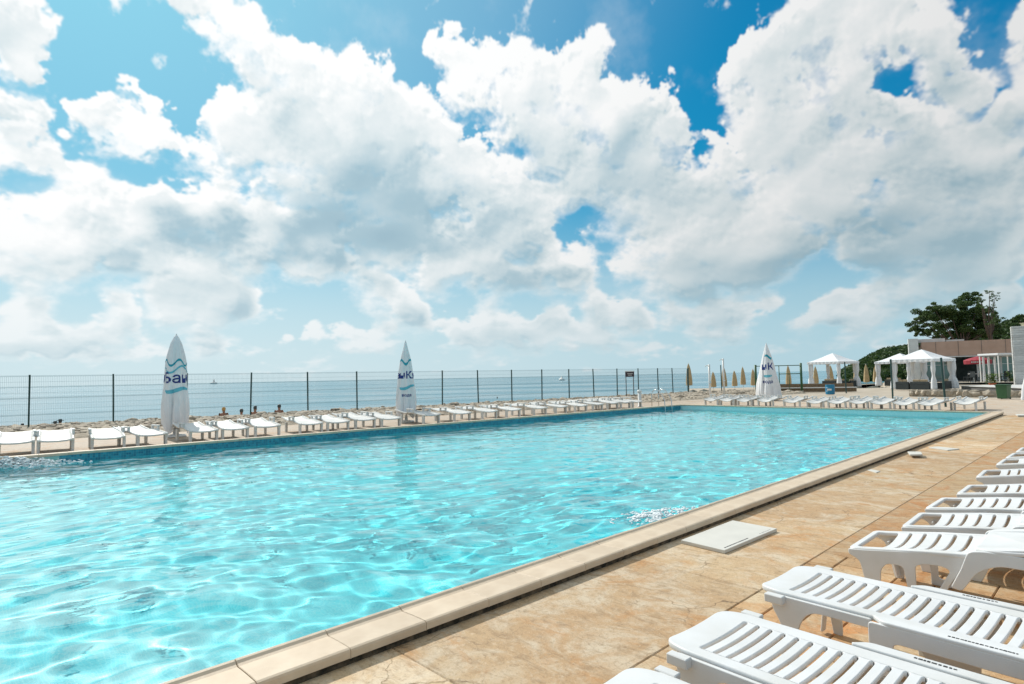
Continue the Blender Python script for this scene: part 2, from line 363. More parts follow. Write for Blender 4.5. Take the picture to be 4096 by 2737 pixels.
def deck_mat(name, a, b_, c, seed=0.0, wave=0.5, joints=False):
    """stamped sand-coloured concrete: rusty patches, pale wear, fine wood-like relief"""
    m = bpy.data.materials.new(name); m.use_nodes = True; nt = m.node_tree; b = nt.nodes['Principled BSDF']; N = nt.nodes.new; L = nt.links.new
    b.inputs['Roughness'].default_value = 0.72; b.inputs['Specular IOR Level'].default_value = 0.35
    ge = N('ShaderNodeNewGeometry'); mp = N('ShaderNodeMapping'); L(ge.outputs['Position'], mp.inputs[0]); mp.inputs['Location'].default_value = (seed, seed, 0); mp.inputs['Rotation'].default_value = (0, 0, math.radians(43.8))
    def no(scale, detail=8, rough=0.6, dist=0.0, st=None):
        n = N('ShaderNodeTexNoise'); n.inputs['Scale'].default_value = scale; n.inputs['Detail'].default_value = detail; n.inputs['Roughness'].default_value = rough; n.inputs['Distortion'].default_value = dist
        if st:
            q = N('ShaderNodeMapping'); L(mp.outputs[0], q.inputs[0]); q.inputs['Scale'].default_value = st; L(q.outputs[0], n.inputs[0])
        else: L(mp.outputs[0], n.inputs[0])
        return n.outputs[0]
    def rng(v, lo, hi, o0=0, o1=1):
        r = N('ShaderNodeMapRange'); L(v, r.inputs[0]); r.inputs[1].default_value = lo; r.inputs[2].default_value = hi; r.inputs[3].default_value = o0; r.inputs[4].default_value = o1; return r.outputs[0]
    def mix(f, x, y):
        q = N('ShaderNodeMix'); q.data_type = 'RGBA'; L(f, q.inputs[0])
        for i, t in ((6, x), (7, y)):
            if isinstance(t, tuple): q.inputs[i].default_value = (*t, 1)
            else: L(t, q.inputs[i])
        return q.outputs[2]
    big = no(0.55, 9, 0.62, 0.6); med = no(2.2, 9, 0.65, 1.2); fine = no(38, 6, 0.75); streak = no(3.2, 7, 0.7, 0.9, (1.6, 4.0, 1)); speck = no(120, 3, 0.6)
    x = mix(rng(big, 0.42, 0.60), a, b_)
    x = mix(rng(med, 0.46, 0.62, 0, .85), x, c); x = mix(rng(no(1.1, 9, 0.7, 1.5), 0.52, 0.62, 0, .8), x, (a[0] * 1.02, a[1] * .80, a[2] * .55)); x = mix(rng(no(7.5, 8, 0.75, .6), 0.52, 0.68, 0, .55), x, c)
    x = mix(rng(streak, 0.50, 0.66, 0, .62), x, tuple(v * .62 for v in a))
    x = mix(rng(fine, 0.54, 0.66, 0, .6), x, tuple(v * .55 for v in a)); x = mix(rng(no(16, 8, .8, .8), .55, .66, 0, .5), x, tuple(v * .5 for v in a)); x = mix(rng(no(24, 8, .8, .4), .56, .70, 0, .6), x, tuple(min(.85, v * 1.25) for v in c))
    x = mix(rng(speck, 0.62, 0.74, 0, .55), x, tuple(min(.8, v * 1.5) for v in c))
    # hairline cracks of the stamped surface, worn away in places
    wq = N('ShaderNodeVectorMath'); wq.operation = 'MULTIPLY_ADD'; nz = N('ShaderNodeTexNoise'); nz.inputs['Scale'].default_value = 4; nz.inputs['Detail'].default_value = 5; L(mp.outputs[0], nz.inputs[0])
    L(nz.outputs['Color'], wq.inputs[0]); wq.inputs[1].default_value = (.35, .35, 0); L(mp.outputs[0], wq.inputs[2])
    vo = N('ShaderNodeTexVoronoi'); vo.feature = 'DISTANCE_TO_EDGE'; vo.inputs['Scale'].default_value = 2.3; L(wq.outputs[0], vo.inputs[0])
    cr = N('ShaderNodeMath'); cr.operation = 'MULTIPLY'; L(rng(vo.outputs['Distance'], .004, .014, 1, 0), cr.inputs[0]); L(rng(no(.9, 6, .7), .50, .60, 0, .85), cr.inputs[1])
    x = mix(cr.outputs[0], x, tuple(v * .42 for v in a))
    oi = N('ShaderNodeObjectInfo'); hs = N('ShaderNodeHueSaturation'); r = rng(oi.outputs['Random'], 0, 1, .86, 1.12); L(r, hs.inputs['Value']); L(x, hs.inputs['Color']); L(hs.outputs[0], b.inputs['Base Color'])
    ad = N('ShaderNodeMath'); ad.operation = 'ADD'; L(streak, ad.inputs[0]); L(fine, ad.inputs[1])
    bp = N('ShaderNodeBump'); bp.inputs['Strength'].default_value = 0.55; bp.inputs['Distance'].default_value = 0.012; L(ad.outputs[0], bp.inputs['Height']); L(bp.outputs[0], b.inputs['Normal'])
    return m

M = {}
M['plastic'] = mat('white_plastic', (0.74, 0.745, 0.745), 0.38, col2=(0.655, 0.65, 0.625), scale=3.2, bump=0.06, bscale=160, rnd=0.03, detail=9)
M['plastic_aged'] = mat('aged_white_plastic', (0.72, 0.71, 0.675), 0.45, var=0.10, scale=5, bump=0.05, bscale=120, rnd=0.05)
M['deck'] = deck_mat('stamped_concrete', (0.53, 0.345, 0.185), (0.59, 0.43, 0.255), (0.68, 0.57, 0.42))
M['deck2'] = deck_mat('stamped_concrete_orange', (0.54, 0.295, 0.13), (0.54, 0.37, 0.20), (0.60, 0.48, 0.32), seed=13)
M['deck_pink'] = deck_mat('pinkish_concrete', (0.52, 0.41, 0.31), (0.55, 0.45, 0.35), (0.56, 0.49, 0.40), seed=31)
M['joint'] = mat('joint_mortar', (0.20, 0.14, 0.085), 0.9, var=0.4, scale=20, bump=0.3)
M['coping'] = mat('cast_stone_coping', (0.66, 0.54, 0.40), 0.55, col2=(0.58, 0.46, 0.33), scale=7, bump=0.15, bscale=150, rnd=0.05)
M['bedding_shade'] = mat('mortar_with_gap_shade', (0.16, 0.12, 0.075), 0.9, col2=(0.02, 0.018, 0.012), scale=14, bump=0.6, bscale=60)  # mortar brown; the near-black tone paints the shade of the gap
M['limestone'] = mat('limestone_rubble', (0.50, 0.435, 0.345), 0.85, col2=(0.34, 0.275, 0.205), scale=1.4, bump=0.7, bscale=9, rnd=0.16)
M['rubble'] = mat('rubble_ground', (0.46, 0.40, 0.31), 0.9, col2=(0.25, 0.205, 0.15), scale=3.5, bump=1.0, bscale=14)
M['sand'] = mat('beach_sand', (0.50, 0.42, 0.31), 0.9, var=0.25, scale=0.7, bump=0.4, bscale=6)
M['paving'] = mat('pale_paving', (0.50, 0.43, 0.34), 0.85, col2=(0.40, 0.335, 0.255), scale=0.9, bump=0.4, bscale=5)
M['fence'] = mat('green_fence_paint', (0.018, 0.065, 0.058), 0.45, var=0.2, scale=6)
M['wire'] = mat('grey_green_wire', (0.26, 0.40, 0.42), 0.5)
M['fabric'] = mat('white_canvas', (0.80, 0.805, 0.815), 0.8, var=0.06, scale=5, bump=0.2, bscale=60)
M['navy'] = mat('navy_print', (0.012, 0.035, 0.20), 0.7)
M['teal'] = mat('teal_print', (0.02, 0.33, 0.42), 0.7)
M['lightteal'] = mat('pale_teal_print', (0.12, 0.46, 0.56), 0.7)
M['metal'] = mat('white_painted_metal', (0.72, 0.71, 0.68), 0.4)
M['steel'] = mat('stainless_steel', (0.62, 0.63, 0.62), 0.22, metallic=1.0)
M['skin'] = mat('tanned_skin', (0.33, 0.13, 0.065), 0.5, var=0.15, scale=8)
M['blond'] = mat('blond_hair', (0.62, 0.33, 0.07), 0.6, var=0.3, scale=30)
M['darkhair'] = mat('dark_hair', (0.02, 0.013, 0.01), 0.5)
M['beige'] = mat('beige_canvas', (0.50, 0.37, 0.20), 0.85, var=0.2, scale=6)
M['wicker'] = mat('dark_wicker', (0.035, 0.045, 0.045), 0.6, var=0.3, scale=30, bump=0.6, bscale=60)
M['cushion'] = mat('beige_cushion', (0.50, 0.38, 0.24), 0.85, var=0.2, scale=8)
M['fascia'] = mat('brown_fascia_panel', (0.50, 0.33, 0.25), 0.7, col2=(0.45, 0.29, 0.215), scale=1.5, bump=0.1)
M['render_white'] = mat('white_render', (0.62, 0.62, 0.60), 0.8, var=0.12, scale=2)
M['render_grey'] = mat('pale_grey_render', (0.66, 0.665, 0.64), 0.8, var=0.15, scale=2)
M['cladding'] = mat('grey_stone_cladding', (0.58, 0.58, 0.56), 0.8, var=0.2, scale=3, rnd=0.12, bump=0.3, bscale=20)
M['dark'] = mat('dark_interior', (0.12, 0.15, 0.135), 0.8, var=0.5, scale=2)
M['glass'] = mat('green_tinted_glass', (0.13, 0.24, 0.21), 0.05, spec=0.9)
M['blue'] = mat('blue_plastic', (0.012, 0.20, 0.36), 0.4, var=0.1)
M['green'] = mat('green_plastic', (0.030, 0.105, 0.038), 0.45, var=0.15)
M['terracotta'] = mat('terracotta', (0.52, 0.13, 0.055), 0.7, var=0.15)
M['red'] = mat('red_canvas', (0.36, 0.035, 0.05), 0.7, var=0.15)
M['black'] = mat('black_print', (0.02, 0.02, 0.02), 0.6)
M['sign'] = mat('dark_maroon_board', (0.05, 0.028, 0.035), 0.5)
M['wood'] = mat('weathered_wood', (0.25, 0.17, 0.10), 0.8, var=0.3, scale=10)
M['bark'] = mat('bark', (0.13, 0.085, 0.065), 0.9, var=0.4, scale=10, bump=0.5)
M['step'] = mat('grey_terrace_edge', (0.13, 0.125, 0.12), 0.8, var=0.3, scale=3)
M['hill'] = mat('hill_scrub', (0.028, 0.048, 0.018), 0.95, col2=(0.055, 0.06, 0.028), scale=0.12, bump=0.8, bscale=1)
M['hillrock'] = mat('hill_rock', (0.36, 0.32, 0.22), 0.9, col2=(0.10, 0.13, 0.055), scale=0.45, bump=0.8, bscale=2)
M['foam'] = mat('water_foam', (0.82, 0.86, 0.87), 0.5)
M['board'] = mat('white_board', (0.66, 0.64, 0.58), 0.6, var=0.08, scale=4)
M['palegreen'] = mat('pale_green_panel', (0.25, 0.50, 0.47), 0.5)

def leaf_mat(name, c1, c2):
    m = bpy.data.materials.new(name); m.use_nodes = True; nt = m.node_tree; b = nt.nodes['Principled BSDF']; N = nt.nodes.new; L = nt.links.new
    ge = N('ShaderNodeNewGeometry'); rp = N('ShaderNodeValToRGB'); L(ge.outputs['Random Per Island'], rp.inputs[0])
    rp.color_ramp.elements[0].color = (*c1, 1); rp.color_ramp.elements[1].color = (*c2, 1)
    L(rp.outputs[0], b.inputs['Base Color']); b.inputs['Roughness'].default_value = 0.55
    tr = N('ShaderNodeBsdfTranslucent'); L(rp.outputs[0], tr.inputs[0]); mx = N('ShaderNodeMixShader'); mx.inputs[0].default_value = 0.3
    L(b.outputs[0], mx.inputs[1]); L(tr.outputs[0], mx.inputs[2]); L(mx.outputs[0], nt.nodes['Material Output'].inputs[0]); return m
M['leaf'] = leaf_mat('tree_leaves', (0.028, 0.060, 0.018), (0.11, 0.175, 0.040))
M['leaf2'] = leaf_mat('scrub_leaves', (0.025, 0.055, 0.018), (0.085, 0.14, 0.035))
M['palm'] = leaf_mat('plant_leaves', (0.03, 0.09, 0.02), (0.16, 0.24, 0.05))

def tile_mat(name, c1, c2, grout, size, bump=True):
    m = bpy.data.materials.new(name); m.use_nodes = True; nt = m.node_tree; b = nt.nodes['Principled BSDF']; N = nt.nodes.new; L = nt.links.new
    tc = N('ShaderNodeUVMap'); mp = N('ShaderNodeMapping'); L(tc.outputs[0], mp.inputs[0]); mp.inputs['Scale'].default_value = (1 / size, 1 / size, 1)
    fl = N('ShaderNodeVectorMath'); fl.operation = 'FLOOR'; L(mp.outputs[0], fl.inputs[0]); wn = N('ShaderNodeTexWhiteNoise'); wn.noise_dimensions = '2D'; L(fl.outputs[0], wn.inputs['Vector'])
    fr = N('ShaderNodeVectorMath'); fr.operation = 'FRACTION'; L(mp.outputs[0], fr.inputs[0]); sp = N('ShaderNodeSeparateXYZ'); L(fr.outputs[0], sp.inputs[0])
    mn = N('ShaderNodeMath'); mn.operation = 'MINIMUM'; L(sp.outputs[0], mn.inputs[0]); L(sp.outputs[1], mn.inputs[1])
    gt = N('ShaderNodeMath'); gt.operation = 'GREATER_THAN'; gt.inputs[1].default_value = 0.12; L(mn.outputs[0], gt.inputs[0])
    mx = N('ShaderNodeMix'); mx.data_type = 'RGBA'; mx.inputs[6].default_value = (*c1, 1); mx.inputs[7].default_value = (*c2, 1); L(wn.outputs['Value'], mx.inputs[0])
    m2 = N('ShaderNodeMix'); m2.data_type = 'RGBA'; m2.inputs[6].default_value = (*grout, 1); L(gt.outputs[0], m2.inputs[0]); L(mx.outputs[2], m2.inputs[7])
    L(m2.outputs[2], b.inputs['Base Color']); b.inputs['Roughness'].default_value = 0.35
    return m
M['floor_tile'] = tile_mat('turquoise_mosaic', (0.045, 0.73, 0.83), (0.085, 0.81, 0.89), (0.20, 0.85, 0.90), 0.025)
M['wall_tile'] = tile_mat('turquoise_wall_mosaic', (0.08, 0.60, 0.66), (0.16, 0.70, 0.74), (0.3, 0.72, 0.76), 0.025)
M['lit_band_tile'] = tile_mat('lit_band_mosaic', (0.55, 0.80, 0.80), (0.68, 0.86, 0.85), (0.6, 0.8, 0.8), 0.05)  # far wall's band: its lit look is put into a paler tile colour
M['band_tile'] = tile_mat('blue_band_mosaic', (0.01, 0.13, 0.22), (0.035, 0.33, 0.44), (0.10, 0.30, 0.34), 0.05)

# ------------------------------------------------------------------ the pool
ZC = 0.10                                              # top of the coping, above the deck at 0
pB = at(3960, 1649, ZC); pD = at(2722, 1619, ZC); pA_ = at(646, 2737, ZC); pC_ = at(0, 1832, ZC)
dirR = (pB - pA_).normalized(); dirL = (pD - pC_).normalized()
pA = pB - dirR * 28.0; pC = pD - dirL * 29.5
for p in (pA, pB, pC, pD): p.z = 0
pool = [pA, pB, pD, pC]                                # counter-clockwise: near edge along the loungers, far end, sea side, near end
ZW, ZF = -0.10, -1.15
def outward(a, b): d = (b - a).normalized(); return Vector((d.y, -d.x, 0))
def offset_pool(v):                                    # corners of the pool outline pushed out by v
    out = []
    for i in range(4):
        a, b, c = pool[i - 1], pool[i], pool[(i + 1) % 4]
        n1, n2 = outward(a, b), outward(b, c); d1 = (b - a).normalized()
        k = (n1 + n2); out.append(b + k * (v / (1 + n1.dot(n2))))
    return out
def uvmesh(quads, name):
    """quads with metre uv"""
    me = bpy.data.meshes.new(name); vs = []; fs = []; uv = []
    for q in quads:
        n = len(vs); vs += [tuple(p) for p in q]; fs.append((n, n + 1, n + 2, n + 3))
        x = (q[1] - q[0]); X = x.normalized(); nrm = x.cross(q[3] - q[0]).normalized(); Y = nrm.cross(X)
        uv += [((p - q[0]).dot(X), (p - q[0]).dot(Y)) for p in q]
    me.from_pydata(vs, [], fs); l = me.uv_layers.new(name='UVMap'); l.data.foreach_set('uv', [c for p in uv for c in p]); me.update(); return me
Z = Vector((0, 0, 1))
basin = tag(empty('pool_basin', (pA + pD) / 2), kind='structure')
def inb(me, name, m):
    me.transform(Matrix.Translation(-basin.location)); return link(name, me, m, basin)
fl = inb(uvmesh([[p + Z * ZF for p in pool]], 'pool_floor'), 'pool_floor', M['floor_tile'])
qs = []; qb = []
for i in range(4):
    a, b = pool[i], pool[(i + 1) % 4]
    qs.append([b + Z * ZF, a + Z * ZF, a + Z * -0.26, b + Z * -0.26]); qb.append([b + Z * -0.26, a + Z * -0.26, a + Z * 0.05, b + Z * 0.05])
wl = inb(uvmesh(qs, 'pool_wall'), 'pool_wall', M['wall_tile'])
bd = inb(uvmesh([qb[0], qb[2], qb[3]], 'tile_band'), 'tile_band', M['band_tile']); bd2 = inb(uvmesh([qb[1]], 'tile_band'), 'tile_band', M['lit_band_tile'])
for o in (fl, wl, bd): o.cycles.is_caustics_receiver = True

# coping stones: a rolled lip at the water, a shallow gutter, a flat top and a square outer face
prof = [(-0.012, 0.052), (-0.014, 0.095), (-0.006, 0.108), (0.010, 0.114), (0.026, 0.110), (0.040, 0.097), (0.060, 0.091), (0.10, 0.094), (0.20, 0.098), (0.305, 0.100), (0.318, 0.094), (0.322, 0.082), (0.322, 0.046), (0.30, 0.042)]
def coping_mesh(Ln):
    n = len(prof); mb = MB(); L2 = Ln / 2 - 0.0018
    vs = []
    for x in (-L2, -L2 + .004, L2 - .004, L2):
        s = 0.003 if abs(abs(x) - L2) < 1e-6 else 0
        vs += [(x, -v, z - s) for v, z in prof]
    fs = []
    for j in range(3):
        for i in range(n): fs.append((j * n + i, (j + 1) * n + i, (j + 1) * n + (i + 1) % n, j * n + (i + 1) % n))
    fs += [tuple(range(n)), tuple(3 * n + i for i in range(n))[::-1]]
    mb.add(vs, fs); me = mb.mesh('coping_stone')
    bm = bmesh.new(); bm.from_mesh(me); bmesh.ops.recalc_face_normals(bm, faces=bm.faces); bm.to_mesh(me); bm.free()
    return me
for i in range(4):
    a, b = pool[i], pool[(i + 1) % 4]; d = (b - a).normalized(); Ln = (b - a).length
    ext = 0.325
    n = round((Ln + (2 * ext if i % 2 else 0)) / 0.52); tot = Ln + (2 * ext - .012 if i % 2 else -0.03); st = tot / n
    me = coping_mesh(st); me.materials.append(M['coping'])
    for k in range(n):
        s = -(ext - .006) if i % 2 else 0.015
        c = a + d * (s + st * (k + .5))
        o = link('coping_stone', me, None, basin); o.location = c - basin.location + Z * random.uniform(-.0015, .0015)
        o.rotation_euler = (0, 0, math.atan2(d.y, d.x))
        o.location += Vector((0, 0, (0.0 if i % 2 else -0.004)))
# recess under the coping's outer edge: brown mortar with its shade painted in
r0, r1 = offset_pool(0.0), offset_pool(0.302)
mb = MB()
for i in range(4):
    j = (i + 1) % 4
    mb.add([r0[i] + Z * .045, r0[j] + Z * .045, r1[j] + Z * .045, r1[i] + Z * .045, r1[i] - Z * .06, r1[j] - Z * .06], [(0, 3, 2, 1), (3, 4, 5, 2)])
me = mb.mesh('bedding'); me.transform(Matrix.Translation(-basin.location)); link('bedding', me, M['bedding_shade'], basin)

# skimmer panel in the sea-side wall
def on_left(px, z, v=0.0):                             # point on the sea-side edge line (pushed out by v) under this photo column
    o = pC + outward(pool[2], pool[3]) * v; r = ray(px, 1700); k = r.x / r.y
    t = (o.x - k * o.y) / (k * dirL.y - dirL.x)
    q = o + dirL * t; q.z = z; return q
q0 = on_left(15, 0); q1 = on_left(240, 0); nin = -outward(pool[2], pool[3])
w = (q1 - q0).length; angL = math.atan2(dirL.y, dirL.x)
sk = empty('skimmer', (q0 + q1) / 2 - basin.location + nin * 0.006, angL); sk.parent = basin
f = MB()
f.box((0, 0, -0.055), (w, 0.012, 0.19)); f.build('skimmer_panel', M['palegreen'], sk)
f = MB(); f.box((w * .12, -0.010, -0.030), (w * .34, 0.010, 0.045)); f.build('skimmer_slot', M['black'], sk)

# water surface: a real height field of crossing ripples
def water_mesh(nu, nv, inset=0.0):
    s = np.linspace(0, 1, nu)[:, None]; t = np.linspace(0, 1, nv)[None]
    P = [np.array(p) for p in pool]
    A_, B_, D_, C_ = P
    pos = [(A_[k] * (1 - s) * (1 - t) + B_[k] * s * (1 - t) + D_[k] * s * t + C_[k] * (1 - s) * t) for k in range(2)]
    X, Y = pos; rng = np.random.default_rng(3); Zs = np.zeros_like(X)
    # slowly varying warp so that crests wander
    wx = 0.30 * np.sin(X * .55 + Y * .31) + 0.22 * np.sin(X * .21 - Y * .74 + 1.3); wy = 0.30 * np.sin(X * .41 - Y * .52 + 2.1) + 0.2 * np.sin(X * .9 + Y * .33)
    Xw, Yw = X + wx, Y + wy
    n = 90
    for i in range(n):
        lam = 0.19 * (1.9 / 0.19) ** ((i + rng.random()) / n)
        th = math.radians(118) + rng.normal() * 0.62
        k = 2 * PI / lam; slope = 0.0117 * (0.90 if lam < 0.35 else 1.1 if lam < .9 else .8)
        Zs += slope / k * np.sin(k * (Xw * math.cos(th) + Yw * math.sin(th)) + rng.random() * 6.28)
    env = 0.75 + 0.25 * np.sin(X * .35 + 1) * np.sin(Y * .28)
    Zs *= env
    co = np.stack([X, Y, Zs + ZW], -1).reshape(-1, 3).astype(np.float32)
    idx = np.arange(nu * nv).reshape(nu, nv)
    q = np.stack([idx[:-1, :-1], idx[1:, :-1], idx[1:, 1:], idx[:-1, 1:]], -1).reshape(-1, 4)
    me = bpy.data.meshes.new('pool_water'); me.vertices.add(len(co)); me.vertices.foreach_set('co', co.ravel())
    me.loops.add(q.size); me.loops.foreach_set('vertex_index', q.ravel().astype(np.int32)); me.polygons.add(len(q))
    me.polygons.foreach_set('loop_start', np.arange(0, q.size, 4, dtype=np.int32)); me.polygons.foreach_set('use_smooth', np.ones(len(q), bool))
    me.update(calc_edges=True); return me
wm = bpy.data.materials.new('clear_water'); wm.use_nodes = True; b = wm.node_tree.nodes['Principled BSDF']
b.inputs['Base Color'].default_value = (0.93, 1.0, 1.0, 1); b.inputs['Transmission Weight'].default_value = 1.0; b.inputs['Roughness'].default_value = 0.0; b.inputs['IOR'].default_value = 1.333
_n = wm.node_tree.nodes.new; _l = wm.node_tree.links.new
_g = _n('ShaderNodeNewGeometry'); _m = _n('ShaderNodeMapping'); _m.inputs['Rotation'].default_value = (0, 0, math.radians(28)); _m.inputs['Scale'].default_value = (1.0, 2.6, 1); _l(_g.outputs['Position'], _m.inputs[0])
_t = _n('ShaderNodeTexNoise'); _t.inputs['Scale'].default_value = 10; _t.inputs['Detail'].default_value = 3; _l(_m.outputs[0], _t.inputs[0])
_b = _n('ShaderNodeBump'); _b.inputs['Strength'].default_value = 0.018; _b.inputs['Distance'].default_value = 0.02; _l(_t.outputs[0], _b.inputs['Height']); _l(_b.outputs[0], b.inputs['Normal'])
water = tag(link('pool_water', water_mesh(900, 400), wm), kind='structure')
water.cycles.is_caustics_caster = True

# ------------------------------------------------------------------ decks and ground
uR = dirR.copy(); nR = outward(pA, pB)                 # along the near edge; away from the water on the lounger side
uL = dirL.copy(); nL = outward(pD, pC)                 # away from the water on the sea side
uF = (pD - pB).normalized(); nF = outward(pB, pD)      # along the far end; beyond it
def slab_poly(pts, z, name, m, parent=None, kind='structure', thick=0.05):
    mb = MB(); n = len(pts)
    mb.add([(p[0], p[1], z - thick) for p in pts] + [(p[0], p[1], z) for p in pts], [tuple(range(n))[::-1], tuple(range(n, 2 * n))] + [(i, (i + 1) % n, n + (i + 1) % n, n + i) for i in range(n)])
    o = mb.build(name, m, parent)
    if parent is None: tag(o, kind=kind)
    return o
c = [p for p in offset_pool(0.30)]                     # inner rim of the decks, under the coping
bedR = slab_poly([c[0] - uR * 3, c[0] - uR * 3 + nR * 14, c[1] + nR * 14 + uR * 0.2, c[1] + uR * .2], -0.022, 'deck_bed', M['joint'], thick=0.1)
deck = tag(empty('pool_deck', c[0]), kind='structure')
def ind(o): o.location = o.location - deck.location; o.parent = deck; return o
# a strip of large stamped slabs beside the coping
def slab(u0, u1, v0, v1, m, name='deck_slab', z=0.0, g=0.004, jit=0.0):
    L_, W_ = u1 - u0 - 2 * g, v1 - v0 - 2 * g
    mb = MB(); e = 0.006; h = 0.03
    x, y = L_ / 2, W_ / 2
    mb.add([(-x, -y, -h), (x, -y, -h), (x, y, -h), (-x, y, -h), (-x, -y, -e), (x, -y, -e), (x, y, -e), (-x, y, -e), (-x + e, -y + e, 0), (x - e, -y + e, 0), (x - e, y - e, 0), (-x + e, y - e, 0)],
           [(0, 1, 5, 4), (1, 2, 6, 5), (2, 3, 7, 6), (3, 0, 4, 7), (4, 5, 9, 8), (5, 6, 10, 9), (6, 7, 11, 10), (7, 4, 8, 11), (8, 9, 10, 11)])
    o = mb.build(name, m); p = c[0] + uR * ((u0 + u1) / 2) + nR * ((v0 + v1) / 2)
    o.location = (p.x, p.y, z); o.rotation_euler = (random.uniform(-jit, jit), random.uniform(-jit, jit), math.atan2(-nR.x, nR.y) + PI)
    return ind(o)
# slab local x must run along uR and local y along nR
def slab_fix(o): o.rotation_euler[2] = math.atan2(uR.y, uR.x); return o
jq = at(1555, 2583, 0) - c[0]; uj = jq.dot(uR); VB = 1.16
lenR = (c[1] - c[0]).length
cuts = [-3.0, uj - 2.4]
while cuts[-1] < lenR: cuts.append(cuts[-1] + 2.4)
cuts[-1] = lenR + .3
for a, b_ in zip(cuts[:-1], cuts[1:]): slab_fix(slab(a, b_, -0.02, VB, M['deck'], g=0.0015))
# a border course, then random ashlar stamped pavers round the nearest loungers
R_ = random.Random(4); n_pav = 0
U0, U1 = 2.4, 8.4
u = U0
while u < U1:
    l = min(R_.uniform(.34, .52), U1 - u) if U1 - u > .6 else U1 - u; slab_fix(slab(u, u + l, VB, VB + .20, M['deck2'], 'paver', z=R_.uniform(-.003, .001), jit=.003)); u += l; n_pav += 1
v = VB + .20
while v < VB + 3.4:
    h = R_.choice([.24, .34, .44]); u = U0
    while u < U1 - .001:
        l = R_.uniform(.28, .72)
        if U1 - (u + l) < .25: l = U1 - u
        if h > .3 and l > .4 and R_.random() < .4:
            slab_fix(slab(u, u + l, v, v + h / 2, M['deck2'], 'paver', z=R_.uniform(-.004, .001), jit=.003)); slab_fix(slab(u, u + l, v + h / 2, v + h, M['deck2'], 'paver', z=R_.uniform(-.004, .001), jit=.003)); n_pav += 2
        else:
            slab_fix(slab(u, u + l, v, v + h, M['deck2'], 'paver', z=R_.uniform(-.004, .001), jit=.003)); n_pav += 1
        u += l
    v += h
VE = v
slab_fix(slab(U1, lenR + .3, VB, 13.9, M['deck2'], g=.001))
slab_fix(slab(-3, U0, VB, 13.9, M['deck2'])); slab_fix(slab(U0, U1, VE, 13.9, M['deck2']))

# sea-side deck, far deck
deck_edge0 = at(-900, 1830, 0); deck_edge1 = at(100, 1758, 0); deck_edge2 = at(560, 1735, 0); deck_edge3 = at(2830, 1596, 0)
cl = offset_pool(0.30)
sea_deck = slab_poly([cl[3] - uL * 6, cl[3], cl[2], at(2850, 1600, 0), deck_edge3, deck_edge2, deck_edge1, deck_edge0], 0.0, 'sea_deck', M['deck_pink'])
farD = [cl[1] + nR * 14, at(4096 + 700, 1600, 0), at(3630, 1592, 0), at(2850, 1600, 0), cl[2], cl[1]]
far_deck = slab_poly(farD, 0.001, 'far_deck', M['deck_pink'])

# rocky ground between the sea-side deck and the fence
fA = Vector((-18.7, 23.2, 0)); fdir = Vector((math.cos(math.radians(37.2)), math.sin(math.radians(37.2)), 0)); fn = Vector((-fdir.y, fdir.x, 0))
def height_grid(fn_pos, nu, nv, name, m):
    vs = [fn_pos(i / (nu - 1), j / (nv - 1)) for i in range(nu) for j in range(nv)]
    fs = [(i * nv + j, (i + 1) * nv + j, (i + 1) * nv + j + 1, i * nv + j + 1) for i in range(nu - 1) for j in range(nv - 1)]
    me = bpy.data.meshes.new(name); me.from_pydata([tuple(v) for v in vs], [], fs)
    bm = bmesh.new(); bm.from_mesh(me); bmesh.ops.recalc_face_normals(bm, faces=bm.faces)
    if sum(f.normal.z for f in bm.faces) < 0: bmesh.ops.reverse_faces(bm, faces=bm.faces)
    bm.to_mesh(me); bm.free()
    return tag(link(name, me, m, None, True), kind='structure')
eA, eB = deck_edge0, deck_edge3
def rocky(s, t):
    a = fA - fdir * 14 + fdir * (66 * s)
    # matching point on the deck edge
    k = (a - eA).dot((eB - eA).normalized()); e0 = eA + (eB - eA).normalized() * max(-6, min(k, (eB - eA).length + 12))
    p = e0 * (1 - t) + (a + fn * 1.4) * t
    z = 0.07 + 0.055 * noise.noise(p * 0.9) + 0.07 * noise.noise(p * 3.1) + 0.04 * noise.noise(p * 8.0) - 0.03 * t
    if t < .02: z = -0.05
    if t > .97: z = -0.25
    return Vector((p.x, p.y, z))
rock = height_grid(rocky, 520, 46, 'rocky_ground', M['rubble'])
# loose limestone pieces on it
def stone_mesh(seed, sub=2):
    bm = bmesh.new(); bmesh.ops.create_icosphere(bm, subdivisions=sub, radius=1.0)
    o = Vector((seed * 7.1, seed * 3.3, 0))
    for v in bm.verts:
        n_ = v.co.copy(); v.co *= 1 + 0.35 * noise.noise(n_ * 1.1 + o) + 0.16 * noise.noise(n_ * 2.7 + o); v.co.z *= .55
        for ax in (Vector((1, .2, .3)), Vector((-.4, 1, .2)), Vector((.1, -.5, .9))):
            d = v.co.dot(ax.normalized())
            if d > .62: v.co -= ax.normalized() * (d - .62) * .85
    me = bpy.data.meshes.new('stone'); bm.to_mesh(me); bm.free(); me.materials.append(M['limestone']); return me
stones = [stone_mesh(i, 1 if i % 2 else 2) for i in range(6)]
R_ = random.Random(21)
for k in range(285):
    s = R_.random() ** 1.15; t = R_.uniform(.02, .95) ** .8
    p = rocky(.12 + .80 * s, t); r = R_.uniform(.10, .34) * (1.0 if t > .15 else .8)
    o = link('stone', stones[k % 6], None, rock); o.location = (p.x, p.y, p.z + r * .05); o.scale = (r * R_.uniform(.8, 1.5), r, r * R_.uniform(.35, .75)); o.rotation_euler = (R_.uniform(-.2, .2), R_.uniform(-.2, .2), R_.uniform(0, 6.28))
